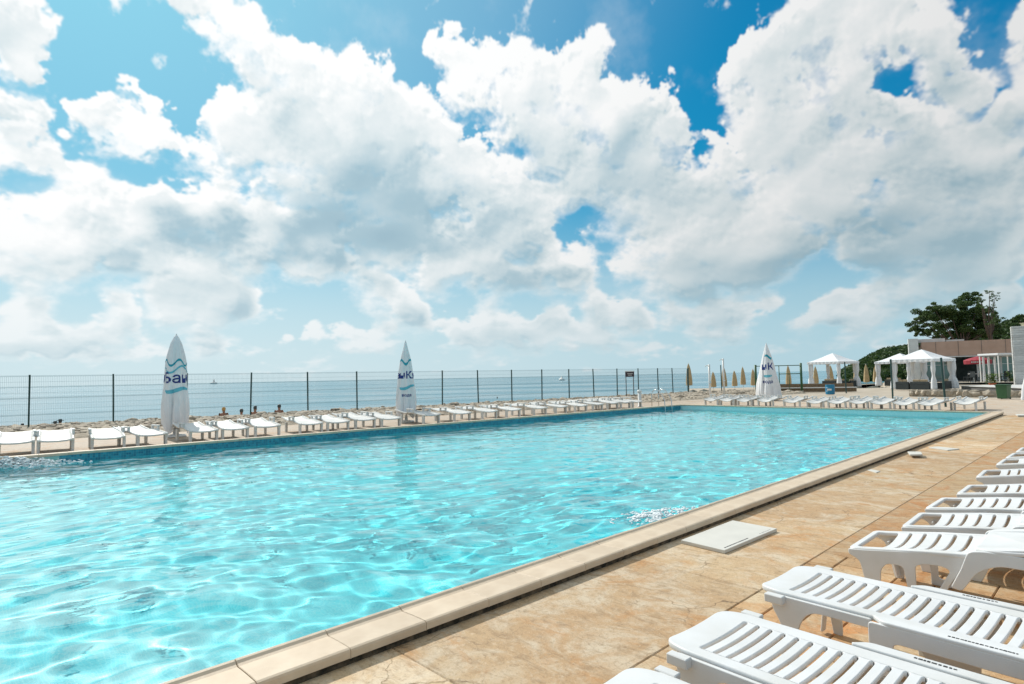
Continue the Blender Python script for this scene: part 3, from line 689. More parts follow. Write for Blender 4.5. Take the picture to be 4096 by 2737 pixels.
# small rubble that nobody could count
mb = MB(); base = stone_mesh(9, 1)
bv = [v.co.copy() for v in base.vertices]; bf = [tuple(p.vertices) for p in base.polygons]
for k in range(5200):
    p = rocky(.10 + .84 * R_.random() ** 1.1, R_.uniform(.0, .97)); r = R_.uniform(.03, .11); mr_ = Matrix.Rotation(R_.uniform(0, 6.28), 3, 'Z')
    mb.add([(mr_ @ Vector((v.x * r * 1.3, v.y * r, v.z * r * .9))) + p for v in bv], bf)
tag(mb.build('rubble', M['limestone'], rock), kind='stuff')

# the beach falls away beyond the fence
def beach(s, t):
    a = fA - fdir * 60 + fdir * (230 * s) + fn * (1.2 + 60 * t)
    d = 60 * t
    z = -0.12 - 0.045 * d - 0.0006 * d * d + 0.05 * noise.noise(a * .5) * min(1, d)
    return Vector((a.x, a.y, max(z, -4.5)))
height_grid(beach, 140, 50, 'beach', M['sand'])
ZS = -1.9
sea_m = bpy.data.materials.new('sea_water'); sea_m.use_nodes = True; nt = sea_m.node_tree; b = nt.nodes['Principled BSDF']; N = nt.nodes.new; L = nt.links.new
b.inputs['Base Color'].default_value = (0.075, 0.24, 0.31, 1); b.inputs['Roughness'].default_value = 0.16; b.inputs['IOR'].default_value = 1.333
ge = N('ShaderNodeNewGeometry'); mp = N('ShaderNodeMapping'); L(ge.outputs['Position'], mp.inputs[0]); mp.inputs['Rotation'].default_value = (0, 0, math.radians(20)); mp.inputs['Scale'].default_value = (.35, 1, 1)
n1 = N('ShaderNodeTexNoise'); n1.inputs['Scale'].default_value = 0.8; n1.inputs['Detail'].default_value = 6; L(mp.outputs[0], n1.inputs[0])
n2 = N('ShaderNodeTexNoise'); n2.inputs['Scale'].default_value = 0.035; n2.inputs['Detail'].default_value = 4; L(mp.outputs[0], n2.inputs[0])
mp2 = N('ShaderNodeMapping'); L(ge.outputs['Position'], mp2.inputs[0]); mp2.inputs['Rotation'].default_value = (0, 0, math.radians(12)); mp2.inputs['Scale'].default_value = (.12, 1, 1)
n3 = N('ShaderNodeTexNoise'); n3.inputs['Scale'].default_value = 0.03; n3.inputs['Detail'].default_value = 5; L(mp2.outputs[0], n3.inputs[0])
rr = N('ShaderNodeMapRange'); L(n3.outputs[0], rr.inputs[0]); rr.inputs[1].default_value = .38; rr.inputs[2].default_value = .62; rr.inputs[3].default_value = .08; rr.inputs[4].default_value = .34; L(rr.outputs[0], b.inputs['Roughness'])
bp = N('ShaderNodeBump'); bp.inputs['Strength'].default_value = 0.8; bp.inputs['Distance'].default_value = 0.16; L(n1.outputs[0], bp.inputs['Height'])
bp2 = N('ShaderNodeBump'); bp2.inputs['Strength'].default_value = 0.5; bp2.inputs['Distance'].default_value = 1.5; L(n2.outputs[0], bp2.inputs['Height']); L(bp2.outputs[0], bp.inputs['Normal']); L(bp.outputs[0], b.inputs['Normal'])
sea = MB(); sea.add([(-9000, -200, ZS), (12000, -200, ZS), (12000, 14000, ZS), (-9000, 14000, ZS)], [(0, 1, 2, 3)])
tag(sea.build('sea', sea_m), kind='structure')

# pavement and land on the right, behind the far end
def land(s, t):
    Y = 29 + 60 * t; xl = [(29, 14.5), (38, 13.0), (50, 17.0), (60, 19), (89, 26)]
    for (y0, x0), (y1, x1) in zip(xl, xl[1:]):
        if y0 <= Y <= y1: xa = x0 + (x1 - x0) * (Y - y0) / (y1 - y0)
    x = xa + (95 - xa) * s ** 1.6
    z = -0.045 + 0.02 * noise.noise(Vector((x, Y, 0)) * .4)
    if Y > 54: z -= min(.6, (Y - 54) * .12) if x < .62 * Y else 0
    if s < .004 or t > .995: z -= 3
    return Vector((x, Y, z))
height_grid(land, 120, 90, 'terrace_ground', M['paving'])
side = slab_poly([(10, 2), (60, 2), (95, 30), (95, 60), (30, 31), (17.5, 22)], -0.07, 'land', M['paving'])

# ------------------------------------------------------------------ fence
def post_mesh(h=2.03, w=.06):
    me = MB().box((0, 0, h / 2 - .1), (w, w * .8, h + .2)).box((0, 0, h + .006), (w * 1.15, w, .018)).mesh('post'); me.materials.append(M['fence']); return me
fence = tag(empty('mesh_fence', fA, math.atan2(fdir.y, fdir.x)), 'long green wire mesh fence on slim posts between rocky ground and sea', 'fence')
pm = post_mesh()
px_posts = [120, 457, None, 1003, 1232, 1428, None, 1768, 1912, 2046, 2166, 2275, 2374, 2467, 2552, 2631]
def on_fence(px):
    r = ray(px, 1500); k = r.x / r.y; t = (fA.x - k * fA.y) / (k * fdir.y - fdir.x); return t
ts = [on_fence(p) if p else None for p in px_posts]
for i, t in enumerate(ts):
    if t is None: ts[i] = (ts[i - 1] + ts[i + 1]) / 2
t0 = ts[0]; ts = [t0 - 5.0, t0 - 2.5] + ts + [on_fence(2690), on_fence(2752)]
for i, t in enumerate(ts):
    o = link('post', pm, None, fence); o.location = (t, 0, 0); o.rotation_euler = (0.012 * math.sin(i * 3.1), 0.018 * math.sin(i * 1.7), 0)
def panel_mesh(w):
    mb = MB(); h = 1.93; r = .0034
    def wire(a, b_, rad):
        a, b_ = Vector(a), Vector(b_); d = (b_ - a).normalized(); q = Vector((0, 1, 0)); p = d.cross(q)
        o = [p * rad, -p * .5 * rad + q * .87 * rad, -p * .5 * rad - q * .87 * rad]
        mb.add([a + k for k in o] + [b_ + k for k in o], [(0, 1, 4, 3), (1, 2, 5, 4), (2, 0, 3, 5)])
    n = max(2, int(w / .055))
    for k in range(n + 1): wire((k * w / n, 0, .05), (k * w / n, 0, .05 + h), r)
    for k in range(10):
        z = .05 + k * h / 9; big = k in (2, 5, 7, 9)
        wire((0, .004, z), (w, .004, z), r * (2.2 if big else 1.2))
        if big: wire((0, -.02, z + .03), (w, -.02, z + .03), r * 1.6)
    me = mb.mesh('wire_panel'); me.materials.append(M['wire']); return me
for a, b_ in zip(ts[:-1], ts[1:]):
    o = link('wire_panel', panel_mesh(b_ - a - .05), None, fence); o.location = (a + .025, 0, 0)

# the gate frames in thick green tube at the far end of the fence, and leftover posts
gA, gB = at(3026, 1572, 0), at(3208, 1570, 0)
gd = (gB - gA); gl = gd.length
gate = tag(empty('gate_frame', gA, math.atan2(gd.y, gd.x)), 'tall green steel gate frame with a crossbar behind the third closed parasol', 'gate')
def bar(name, a, b_, r, parent, m, n=10):
    return MB().tube([a, b_], r, n).build(name, m, parent, True)
bar('post', (0, 0, -.05), (0, 0, 2.15), .085, gate, M['green']); bar('post', (gl, 0, -.05), (gl, 0, 2.22), .085, gate, M['green'])
bar('crossbar', (.086, 0, 2.05), (gl - .086, 0, 2.05), .03, gate, M['green']); bar('crossbar', (gl * .52, 0.0, 1.42), (gl - .086, 0, 1.42), .03, gate, M['green'])
bar('upright', (gl * .52, 0, 0), (gl * .52, 0, 2.019), .03, gate, M['green']); bar('upright', (gl * .74, 0, .0), (gl * .74, 0, 1.389), .022, gate, M['green'])
for (px, py, top, lab) in ((2752, 1568, 2.0, 'green fence post standing before the leftmost beige parasol'), (2887, 1568, 2.25, 'green fence post beside the taller shower pole, in front of a beige parasol'),
                      (3385, 1572, 2.2, 'dark green post standing at the right curtain of the left gazebo'), (3572, 1604, 2.12, 'dark green post at the left curtain of the big gazebo'), (3783, 1628, 2.05, 'dark green leaning post between two loungers in front of the big gazebo')):
    p = at(px, py, 0); o = link('fence_post', MB().tube([(0, 0, -.1), (0.0, 0, top)], .042, 8).mesh('fence_post'), M['fence'])
    o.location = p; tag(o, lab, 'post', 'leftover green fence posts')
    if px == 3783: o.rotation_euler = (0, -.035, 0)

# ------------------------------------------------------------------ closed parasols with printed canopies
def canopy_radius(prof, folds, seed):
    zs = [p[1] for p in prof]; rs = [p[0] for p in prof]
    def f(z, a):
        r = np.interp(z, zs, rs)
        t = max(0, min(1, (zs[-1] - z) / (zs[-1] - zs[0]) * 1.25)); ph = folds * a + seed + .9 * math.sin(z * 1.1 + seed) + .25 * math.sin(z * 4.3 + a)
        crease = 1 - abs(math.sin(ph / 2)) ** .55 * 2                     # sharp valleys between rounded lobes
        amp = .05 + .22 * t
        return r * (1 - amp * crease * (.65 + .35 * math.sin(3 * a + seed * 2)) + .045 * t * math.sin(17 * a + seed + 2.5 * z) + .03 * math.sin(5 * z + 2 * a))
    return f
FONT = {}
def text_mesh(body, size):
    cu = bpy.data.curves.new('lettering', 'FONT'); cu.body = body; cu.size = size; cu.align_x = 'CENTER'; cu.offset = size * .018; cu.resolution_u = 4
    ob = bpy.data.objects.new('lettering', cu); me = bpy.data.meshes.new_from_object(ob); bpy.data.objects.remove(ob); me.materials.clear()
    bm = bmesh.new(); bm.from_mesh(me)
    for _ in range(2):
        bmesh.ops.triangulate(bm, faces=bm.faces); bmesh.ops.subdivide_edges(bm, edges=[e for e in bm.edges if e.calc_length() > size * .12], cuts=1, use_grid_fill=False)
    bmesh.ops.triangulate(bm, faces=bm.faces); bm.to_mesh(me); bm.free(); return me
def wave_mesh(x0, x1, z0, amp, th, ph, per, n=48):
    mb = MB(); vs = []
    for i in range(n + 1):
        x = x0 + (x1 - x0) * i / n; zc = z0 + amp * math.sin(ph + 2 * PI * (x - x0) / per); t = th * (.55 + .45 * math.sin(PI * i / n))
        vs += [(x, zc - t, 0), (x, zc, 0), (x, zc + t, 0)]
    return mb.add(vs, [f for i in range(n) for f in ((3 * i, 3 * i + 3, 3 * i + 4, 3 * i + 1), (3 * i + 1, 3 * i + 4, 3 * i + 5, 3 * i + 2))]).mesh('wave')
def parasol(pos, prof, folds, seed, label, prints, face, hem=0.05, base=True, slim=1.0):
    prof = [(a * (slim if b < 2.7 else (1 + slim) / 2), b) for a, b in prof]
    root = tag(empty('closed_parasol', pos, face), label, 'parasol', 'closed white parasols by the pool')
    R0 = canopy_radius(prof, folds, seed); z0, z1 = prof[0][1], prof[-1][1]
    rows = 46; n = 96; mb = MB(); pr = [(1.0, z0 + (z1 - z0) * (i / rows)) for i in range(rows + 1)]
    def rad(r, z, a):
        return R0(z, a)
    mb.lathe(pr, n, rad=rad)
    vs = mb.v
    for k in range(n):                                  # uneven hem
        a = 2 * PI * k / n; x, y, z = vs[k]; vs[k] = (x, y, z + hem * math.sin(folds * a * .5 + seed) + hem * .5 * math.sin(folds * a + 2 * seed))
    tip = len(vs); mb.v.append((0, 0, z1 + .01)); mb.f += [(rows * n + k, rows * n + (k + 1) % n, tip) for k in range(n)]
    can = mb.build('canopy', M['fabric'], root, True)
    MB().tube([(0, 0, .04), (0, 0, z1 - .06)], .026, 10).build('pole', M['metal'], root, True)
    MB().tube([(0, 0, z1 - .01), (0, 0, z1 + .05)], [.022, .012], 8).build('finial', M['metal'], root, True)
    if base:
        b_ = MB().lathe([(.02, .0), (.30, .0), (.31, .03), (.28, .065), (.06, .085), (.05, .25), (.028, .26)], 20); b_.build('base', M['metal'], root, True)
    for (kind, body, size, a0, zc, m) in prints:
        if kind == 'text': me = text_mesh(body, size)
        else: me = wave_mesh(*body)
        def wrap(co):
            out = co.copy()
            for i in range(len(co)):
                z = zc + co[i, 1]; rm = float(np.interp(z, [p[1] for p in prof], [p[0] for p in prof])); a = a0 + co[i, 0] / max(rm, .08)
                r = R0(z, a) + .007; out[i] = (r * math.cos(a), r * math.sin(a), z)
            return out
        deform(me, wrap); link('lettering' if kind == 'text' else 'wave_print', me, M[m], can)
    return root
p1 = at(700, 1748, 0); p2 = at(1625, 1690, 0); p3 = at(3075, 1603, 0)
face = lambda p: math.atan2(-p.y, -p.x)
parasol(p1, [(.40, .30), (.415, .75), (.40, 1.15), (.375, 1.5), (.35, 1.9), (.33, 2.2), (.305, 2.42), (.265, 2.58), (.17, 2.82), (.085, 2.98), (.045, 3.05)], 6, 0.9,
    'widest closed white parasol with teal waves and navy letters, nearest by the fence',
    [('text', 'яБанк', .43, .02, 1.62, 'navy'), ('wave', (-.42, .42, 0, .09, .035, .3, .42), 0, 0, 2.22, 'teal'), ('wave', (-.42, .42, 0, .10, .03, 2.2, .62), 0, .1, 2.02, 'lightteal'), ('wave', (-.36, .36, 0, .05, .06, 3.3, .8), 0, 0, 1.40, 'lightteal')], face(p1), .17, slim=.76)
parasol(p2, [(.37, .30), (.385, .7), (.36, 1.15), (.33, 1.5), (.29, 1.9), (.24, 2.2), (.19, 2.45), (.12, 2.68), (.06, 2.86), (.032, 2.98)], 8, 2.2,
    'slim closed white parasol with navy letters halfway along the lounger row',
    [('text', 'анКя', .36, .0, 1.62, 'navy'), ('wave', (-.24, .24, 0, .085, .05, .2, .34), 0, 0, 2.22, 'teal'), ('wave', (-.28, .28, 0, .06, .055, 3.3, .75), 0, .05, 1.30, 'lightteal'), ('text', 'вода', .15, .1, .96, 'navy')], face(p2), .12, slim=.82)
parasol(p3, [(.56, .20), (.55, .5), (.50, .85), (.44, 1.25), (.38, 1.6), (.32, 1.95), (.25, 2.3), (.19, 2.6), (.10, 2.9), (.05, 3.1), (.03, 3.17)], 7, 4.0,
    'closed white parasol with wide skirt and navy letters before the gate frame',
    [('text', 'нК', .52, .05, 1.72, 'navy'), ('wave', (-.12, .30, 0, .09, .07, .5, .5), 0, 0, 2.42, 'teal'), ('wave', (-.22, .22, 0, .02, .07, 3.3, .8), 0, 0, 1.38, 'lightteal'), ('text', 'вода', .24, .0, .98, 'navy')], face(p3), .06)
p4 = at(4152, 1606, 0)
parasol(p4, [(.56, .12), (.50, .5), (.42, .9), (.35, 1.4), (.26, 2.0), (.15, 2.6), (.05, 3.0)], 7, 5.0, 'white parasol skirt cut off by the frame, right of the green bin', [], face(p4), .04)

# ------------------------------------------------------------------ sun loungers
def zsag(co, half=.27, depth=.028):
    co[:, 2] -= depth * (1 - np.clip(np.abs(co[:, 1]) / half, 0, 1) ** 2); return co
def dense(poly, step=.05):
    out = []
    for i, p in enumerate(poly):
        q = poly[(i + 1) % len(poly)]; n = max(1, int(math.dist(p, q) / step))
        out += [(p[0] + (q[0] - p[0]) * k / n, p[1] + (q[1] - p[1]) * k / n) for k in range(n)]
    return out
def slat_outline(wm, we, hy, r):
    """a bar whose ends flare into the rails, so that the gaps between bars end in half circles"""
    pts = []
    for sy in (-1, 1):
        side = []
        for k in range(5):
            a = k / 4 * PI / 2
            side.append((wm + (we - wm) * (1 - math.cos(a)), hy - r + r * math.sin(a)))
        inner = [(wm, y) for y in (0.0, hy * .35, hy * .7)]
        prof_ = inner + side
        if sy > 0: up = prof_
    right = [(x, y) for x, y in up]; full = [(x, -y) for x, y in reversed(right)] + right[1:]
    return [(x, y) for x, y in full] + [(-x, y) for x, y in reversed(full)]

def lounger_flat(name='sun_lounger'):
    """lying flat, slatted head end towards the pool (local +x runs from the head to the feet)"""
    root = empty(name); P = M['plastic']; zt = .385
    out = round_poly([(0, -.24), (.10, -.285), (1.53, -.285), (1.53, .285), (.10, .285), (0, .24)], [.20, .12, .02, .02, .12, .20], 8)
    X0, X1, pitch, n = .150, .150 + .062 * 22, .062, 21
    hole = dense(round_poly([(X0 + .006, -.205), (X0 + .062 * 21 + .034, -.205), (X0 + .062 * 21 + .034, .205), (X0 + .006, .205)], .013, 4), .03)
    me = plate(dense(out), [hole], .030, .007); move(me, z=zt - .015); deform(me, lambda c: zsag(c, .27, .015))
    link('backrest', me, P, root, False)
    so = slat_outline(.0200, .0309, .2045, .0105)
    sm_ = plate(so, [], .022, .003); move(sm_, z=zt - .0125); deform(sm_, lambda c: zsag(c, .27, .015))
    for k in range(n):
        o = link('slat', sm_, P, root); o.location = (X0 + .0125 + .034 + pitch * k + .0, 0, 0)
    for sy in (-1, 1):
        # wide main frame: flat rail on top, deep skirt outside, arched opening over the ground
        top = plate(dense(round_poly([(.60, .292 * sy), (.66, .355 * sy), (1.98, .355 * sy), (1.98, .292 * sy)][::sy], [.02, .03, .03, .02]), .1), [], .022, .005); move(top, z=zt - .004)
        sk_o = [(.60, .375), (.60, .27), (.615, .0), (.69, .0), (.705, .30), (1.36, .30), (1.44, .24), (1.47, .0), (1.58, .0), (1.62, .26), (1.98, .29), (1.98, .375)]
        skt = plate(round_poly(sk_o, [.02, .02, .006, .006, .03, .04, .05, .006, .006, .05, .02, .02], 4), [], .016, .004, 'xz'); move(skt, y=.347 * sy)
        o = link('side_frame', join([top, skt]), P, root)
        # head leg, bracket and the thin skirt between
        br = plate(round_poly([(.10, .372), (.10, .30), (.15, .22), (.185, .0), (.235, .0), (.235, .22), (.30, .325), (.60, .325), (.60, .372)], [.02, .03, .05, .01, .01, .06, .08, .01, .01], 4), [], .018, .004, 'xz'); move(br, y=.302 * sy)
        rib = MB().box((.155 + .0, (.302 - .034) * sy, .16), (.014, .052, .30), ry=.14).box((.13, .330 * sy, .355), (.10, .045, .045)).mesh('rib')
        bevelled(rib, .004, 1)
        link('leg', join([br, rib]), P, root)
    cap = plate(dense(round_poly([(1.532, -.285), (1.98, -.285), (1.98, .285), (1.532, .285)], .02), .08), [round_poly([(1.60 + .075 * k, -.22), (1.625 + .075 * k, -.22), (1.625 + .075 * k, .22), (1.60 + .075 * k, .22)], .012, 4) for k in range(4)], .026, .005)
    move(cap, z=zt - .016); deform(cap, zsag); link('seat', cap, P, root)
    pr = plate(round_poly([(.74, .33), (.80, .20), (.92, .11), (1.0, .14), (1.02, .33)], .03), [], .014, .003, 'xz'); q = pr.copy()
    move(pr, y=.20); move(q, y=-.20)
    link('prop', join([pr, q, MB().box((.92, 0, .16), (.03, .40, .03)).mesh('b')]), P, root)
    # tiny worn moulded print on the rails
    mk = MB(); R_ = random.Random(3); x = .84
    while x < .99: l = R_.uniform(.008, .02); mk.box((x + l / 2, .324, zt + .0078), (l, R_.uniform(.008, .014), .0012)); x += l + R_.uniform(.003, .007)
    mk2 = MB(); x = .92
    while x < 1.16: l = R_.uniform(.006, .014); mk2.box((x + l / 2, -.324, zt + .0078), (l, R_.uniform(.007, .011), .0012)); x += l + R_.uniform(.002, .005)
    link('lettering', mk.mesh('m'), M['black'], root); link('lettering', mk2.mesh('m'), M['black'], root)
    mk = MB().lathe([(.0, .0065), (.011, .0065), (.012, .009), (.0, .010)], 12, (1.30, -.325, zt)); link('screw', mk.mesh('m'), M['step'], root)
    return root

def zB(x): return np.interp(x, [0, .1, .45, .72], [.335, .345, .395, .425])
def lounger_foot(name='sun_lounger'):
    """foot end towards the pool, back section slightly raised (local +x runs from the feet to the head)"""
    root = empty(name); P = M['plastic']
    def lift(me): return deform(me, lambda co: (co.__setitem__((slice(None), 2), co[:, 2] + zB(co[:, 0])), co)[1])
    rails = plate(dense(round_poly([(0, -.315), (.74, -.325), (.74, .325), (0, .315)], [.05, .01, .01, .05], 5), .04),
                  [dense(round_poly([(.045, -.262), (.74 - .035, -.262), (.74 - .035, .262), (.045, .262)], [.03, .01, .01, .03], 4), .04)], .030, .007)
    move(rails, z=-.015); lift(rails); link('seat_frame', rails, P, root)
    so = slat_outline(.0345, .0459, .2615, .0135)
    sm0 = plate(so, [], .020, .003)
    for k in range(6):
        x = .215 + .0918 * k
        s_ = sm0.copy(); deform(s_, lambda co: zsag(co, .262, .032)); move(s_, z=float(zB(x)) - .012)
        for v in s_.vertices: v.co.z += float(zB(x + v.co.x) - zB(x))
        o = link('slat', s_, P, root); o.location = (x, 0, 0)
    for sy in (-1, 1):
        # truss side: front leg, window, post, window, slanting brace
        o_ = [(0.0, .325), (.0, .29), (.07, .26), (.125, .0), (.185, .0), (.20, .22), (.24, .27), (.335, .27), (.36, .10), (.36, .0), (.50, .0), (.60, .22), (.70, .355), (.74, .375), (.74, .415), (.45, .385), (.1, .335)]
        w2 = round_poly([(.405, .285), (.405, .055), (.47, .045), (.60, .295), (.56, .315), (.46, .31)], [.02, .02, .02, .02, .02, .02], 3)
        tr = plate(round_poly(o_, [.01, .02, .03, .008, .008, .03, .03, .03, .03, .006, .006, .03, .03, .01, .01, .01, .01], 3), [w2], .018, .004, 'xz'); move(tr, y=.312 * sy)
        rib = MB().box((.135, (.312 - .045) * sy, .15), (.016, .075, .27), ry=-.2).mesh('r'); bevelled(rib, .004, 1)
        link('leg', join([tr, rib]), P, root)
    # broad back section: shell with slots, deep rim, resting on arched side rails
    sh = plate(dense(round_poly([(.725, -.355), (1.98, -.355), (1.98, .355), (.725, .355)], [.13, .12, .12, .13], 8), .06),
               [round_poly([(1.08 + .085 * k, -.24), (1.108 + .085 * k, -.24), (1.108 + .085 * k, .24), (1.08 + .085 * k, .24)], .013, 4) for k in range(9)], .024, .006)
    def rise(co):
        x = co[:, 0]; co[:, 2] += .452 + np.interp(x, [.7, .95, 1.98], [0, .02, .22]) - .02 * (1 - np.clip(np.abs(co[:, 1]) / .3, 0, 1) ** 2); return co
    deform(sh, rise); link('backrest', sh, P, root)
    for sy in (-1, 1):
        rl = plate(round_poly([(.70, .445), (.66, .33), (.60, .20), (.66, .19), (.74, .32), (.84, .385), (1.70, .385), (1.78, .30), (1.83, .0), (1.91, .0), (1.95, .40), (1.90, .455), (.78, .462)], [.03, .02, .02, .02, .04, .06, .05, .05, .006, .006, .05, .04, .04], 4), [], .02, .005, 'xz')
        move(rl, y=.345 * sy); link('side_frame', rl, P, root)
    f_ = MB().box((1.3, 0, .36), (.05, .66, .05)).box((1.86, 0, .30), (.04, .66, .06)).mesh('c'); link('crossbar', bevelled(f_, .006, 1), P, root)
    return root

def set_on(root, p, ang): root.location = (p.x, p.y, 0); root.rotation_euler = (0, 0, ang); return root
ax = math.atan2(nR.y, nR.x)
fa, fb = at(2805, 2563, .385), at(3044 + 0, 2340, .385)
La = lounger_flat(); L0 = copy_tree(La); Lb = copy_tree(La)
def head_pose(root, left_px, top_px, ang, z=.385, w=.25):
    a = at(*left_px, z); b_ = at(*top_px, z); m_ = (a + b_) / 2
    set_on(root, Vector((m_.x, m_.y, 0)), ang)
head_pose(La, (2600 + 135 / 1.569, 1900 + 1010 / 1.569), (2600 + 400 / 1.569, 1900 + 850 / 1.569), math.radians(-48.5))
head_pose(Lb, (2600 + 705 / 1.569, 1900 + 670 / 1.569), (2600 + 900 / 1.569, 1900 + 570 / 1.569), math.radians(-48.7))
pa, pb = Vector(La.location), Vector(Lb.location)
set_on(L0, pa + (pa - pb) * .80 + Vector((0, -.03, 0)), math.radians(-47))
Grow = 'white loungers in the row on the near side of the pool'
tag(La, 'flat white slatted lounger with its whole rounded head end showing, nearest the camera', 'sun lounger', Grow)
tag(Lb, 'flat white slatted lounger, second from the camera, beside the dark shadowed gap', 'sun lounger', Grow)
tag(L0, 'white lounger of which only the rounded head tip shows at the bottom edge', 'sun lounger', Grow)
near_px = [(3393, 2188), (3605, 2103), (3699, 2031), (3825, 1973), (3903, 1906), (3983, 1857), (4021, 1830), (4062, 1806)]
labs = ['largest white lounger with its open foot frame and raised back toward the camera side', 'second white lounger beyond the flat ones, its foot frame against the rusty patch',
        'third foot-end white lounger, going from the camera, with closely overlapping neighbours', 'fourth foot-end white lounger along the row from the camera', 'fifth foot-end white lounger, standing a gap beyond the fourth',
        'sixth foot-end white lounger from the camera, small open foot frame', 'seventh foot-end white lounger from the camera, only its foot end inside the frame', 'farthest foot-end white lounger cut off by the right edge']
Lf = None
for i, (q, lb) in enumerate(zip(near_px, labs)):
    o = lounger_foot() if Lf is None else copy_tree(Lf)
    if Lf is None: Lf = o
    a = at(q[0], q[1], .335); an = ax + math.radians([0, 1, -1, 0, 1.5, 0, -1, 0][i])
    c_ = a + Vector((-math.sin(an), math.cos(an), 0)) * .315
    set_on(o, c_, an); tag(o, lb, 'sun lounger', Grow)

def lounger_sling(rng, m, sag=.055):
    """low white lounger seen from its foot end: sagging bed between rails, stout legs, raised arm rests"""
    root = empty('sun_lounger')
    nx, ny = 14, 9; mb = MB(); vs = []
    for i in range(nx + 1):
        x = 1.88 * i / nx; zb = np.interp(x, [0, .3, .8, 1.25, 1.88], [.33, .35, .40, .37, .46])
        for j in range(ny + 1):
            y = -.30 + .6 * j / ny; vs.append((x, y, zb - sag * (1 - (abs(y) / .30) ** 2.2)))
    mb.add(vs, [(i * (ny + 1) + j, (i + 1) * (ny + 1) + j, (i + 1) * (ny + 1) + j + 1, i * (ny + 1) + j + 1) for i in range(nx) for j in range(ny)])
    me = mb.mesh('bed'); bm = bmesh.new(); bm.from_mesh(me); bmesh.ops.solidify(bm, geom=list(bm.faces), thickness=.03); bm.to_mesh(me); bm.free()
    link('bed', me, m, root, True)
    for sy in (-1, 1):
        pts = [(0, .325 * sy, .325), (.3, .325 * sy, .345), (.8, .325 * sy, .395), (1.25, .325 * sy, .37), (1.88, .325 * sy, .455)]
        me = MB().tube(pts, .028, 6).mesh('side_rail'); link('side_rail', me, m, root)
        for x in (.12, 1.45):
            me = MB().box((x, .322 * sy, .155), (.10, .055, .31), taper=1.15).mesh('leg'); link('leg', bevelled(me, .006, 1), m, root)
        me = MB().box((.86, .345 * sy, .50), (.46, .06, .035)).box((.68, .345 * sy, .43), (.07, .05, .105)).box((1.05, .345 * sy, .43), (.07, .05, .105)).mesh('arm_rest'); link('arm_rest', bevelled(me, .008, 1), m, root)
    return root
# the long row on the sea-side deck; feet line up a little back from the coping
left_px = [-15, 153, 370, 555, 765, 894, 1026, 1205, 1316, 1428, 1533, 1700, 1825, 1937, 2034, 2144, 2230, 2310, 2380, 2440, 2493, 2540]
proto = None; rr_ = random.Random(8)
ordn = ['first', 'second', 'third', 'fourth', 'fifth', 'sixth', 'seventh', 'eighth', 'ninth', 'tenth', 'eleventh', 'twelfth', 'thirteenth', 'fourteenth', 'fifteenth', 'sixteenth', 'seventeenth', 'eighteenth', 'nineteenth', 'twentieth', 'twenty-first', 'twenty-second']
an0 = math.atan2(nL.y, nL.x)
for i, px in enumerate(left_px):
    q = on_left(px, 0, .325 + [.55, .50, .35, .42, .38, .42, .40, .45, .42, .42, .40, .50, .48, .46, .45, .45, .45, .5, .5, .5, .5, .5][i])
    o = lounger_sling(rr_, M['plastic_aged'], .022) if proto is None else copy_tree(proto)
    if proto is None: proto = o
    an = an0 + math.radians(rr_.uniform(-4, 5) + (5 if i in (3, 11) else 0))
    set_on(o, q + Vector((math.sin(an), -math.cos(an), 0)) * -.0 + uL * .33, an); o.scale = (1, 1, rr_.uniform(.97, 1.06))
    extra = {0: ', cut by the left edge', 3: ', left of the widest parasol', 4: ', right of the widest parasol', 10: ', just left of the slim parasol', 11: ', just right of the slim parasol', 21: ', next to the white bollard'}.get(i, '')
    tag(o, '%s white lounger from the left in the sea-side row%s' % (ordn[i], extra), 'sun lounger', 'white loungers in the row between pool and fence')
# the row beyond the far end of the pool
fx = [2842, 2905, 2975, 3060, 3165, 3258, 3345, 3432, 3520, 3612, 3712]
def on_far(px, z, v):
    o = pB + nF * v; r = ray(px, 1640); k = r.x / r.y; t = (o.x - k * o.y) / (k * uF.y - uF.x); q = o + uF * t; q.z = z; return q
an1 = math.atan2(nF.y, nF.x)
for i, px in enumerate(fx + [3858]):
    q = on_far(px, 0, .325 + (.42 if i < 11 else 1.5)); o = lounger_sling(rr_, M['plastic_aged'], .075) if i == 0 else copy_tree(proto2); proto2 = o if i == 0 else proto2; an = an1 + math.radians(rr_.uniform(-5, 5))
    set_on(o, q, an); o.scale = (.95, 1, rr_.uniform(.97, 1.08))
    ex = {0: ' beside the shower poles', 4: ' by the third parasol', 11: ', set back alone'}.get(i, '')
    tag(o, '%s white lounger from the left in the row beyond the pool%s' % (ordn[i], ex), 'sun lounger', 'white loungers in the row beyond the far end of the pool')

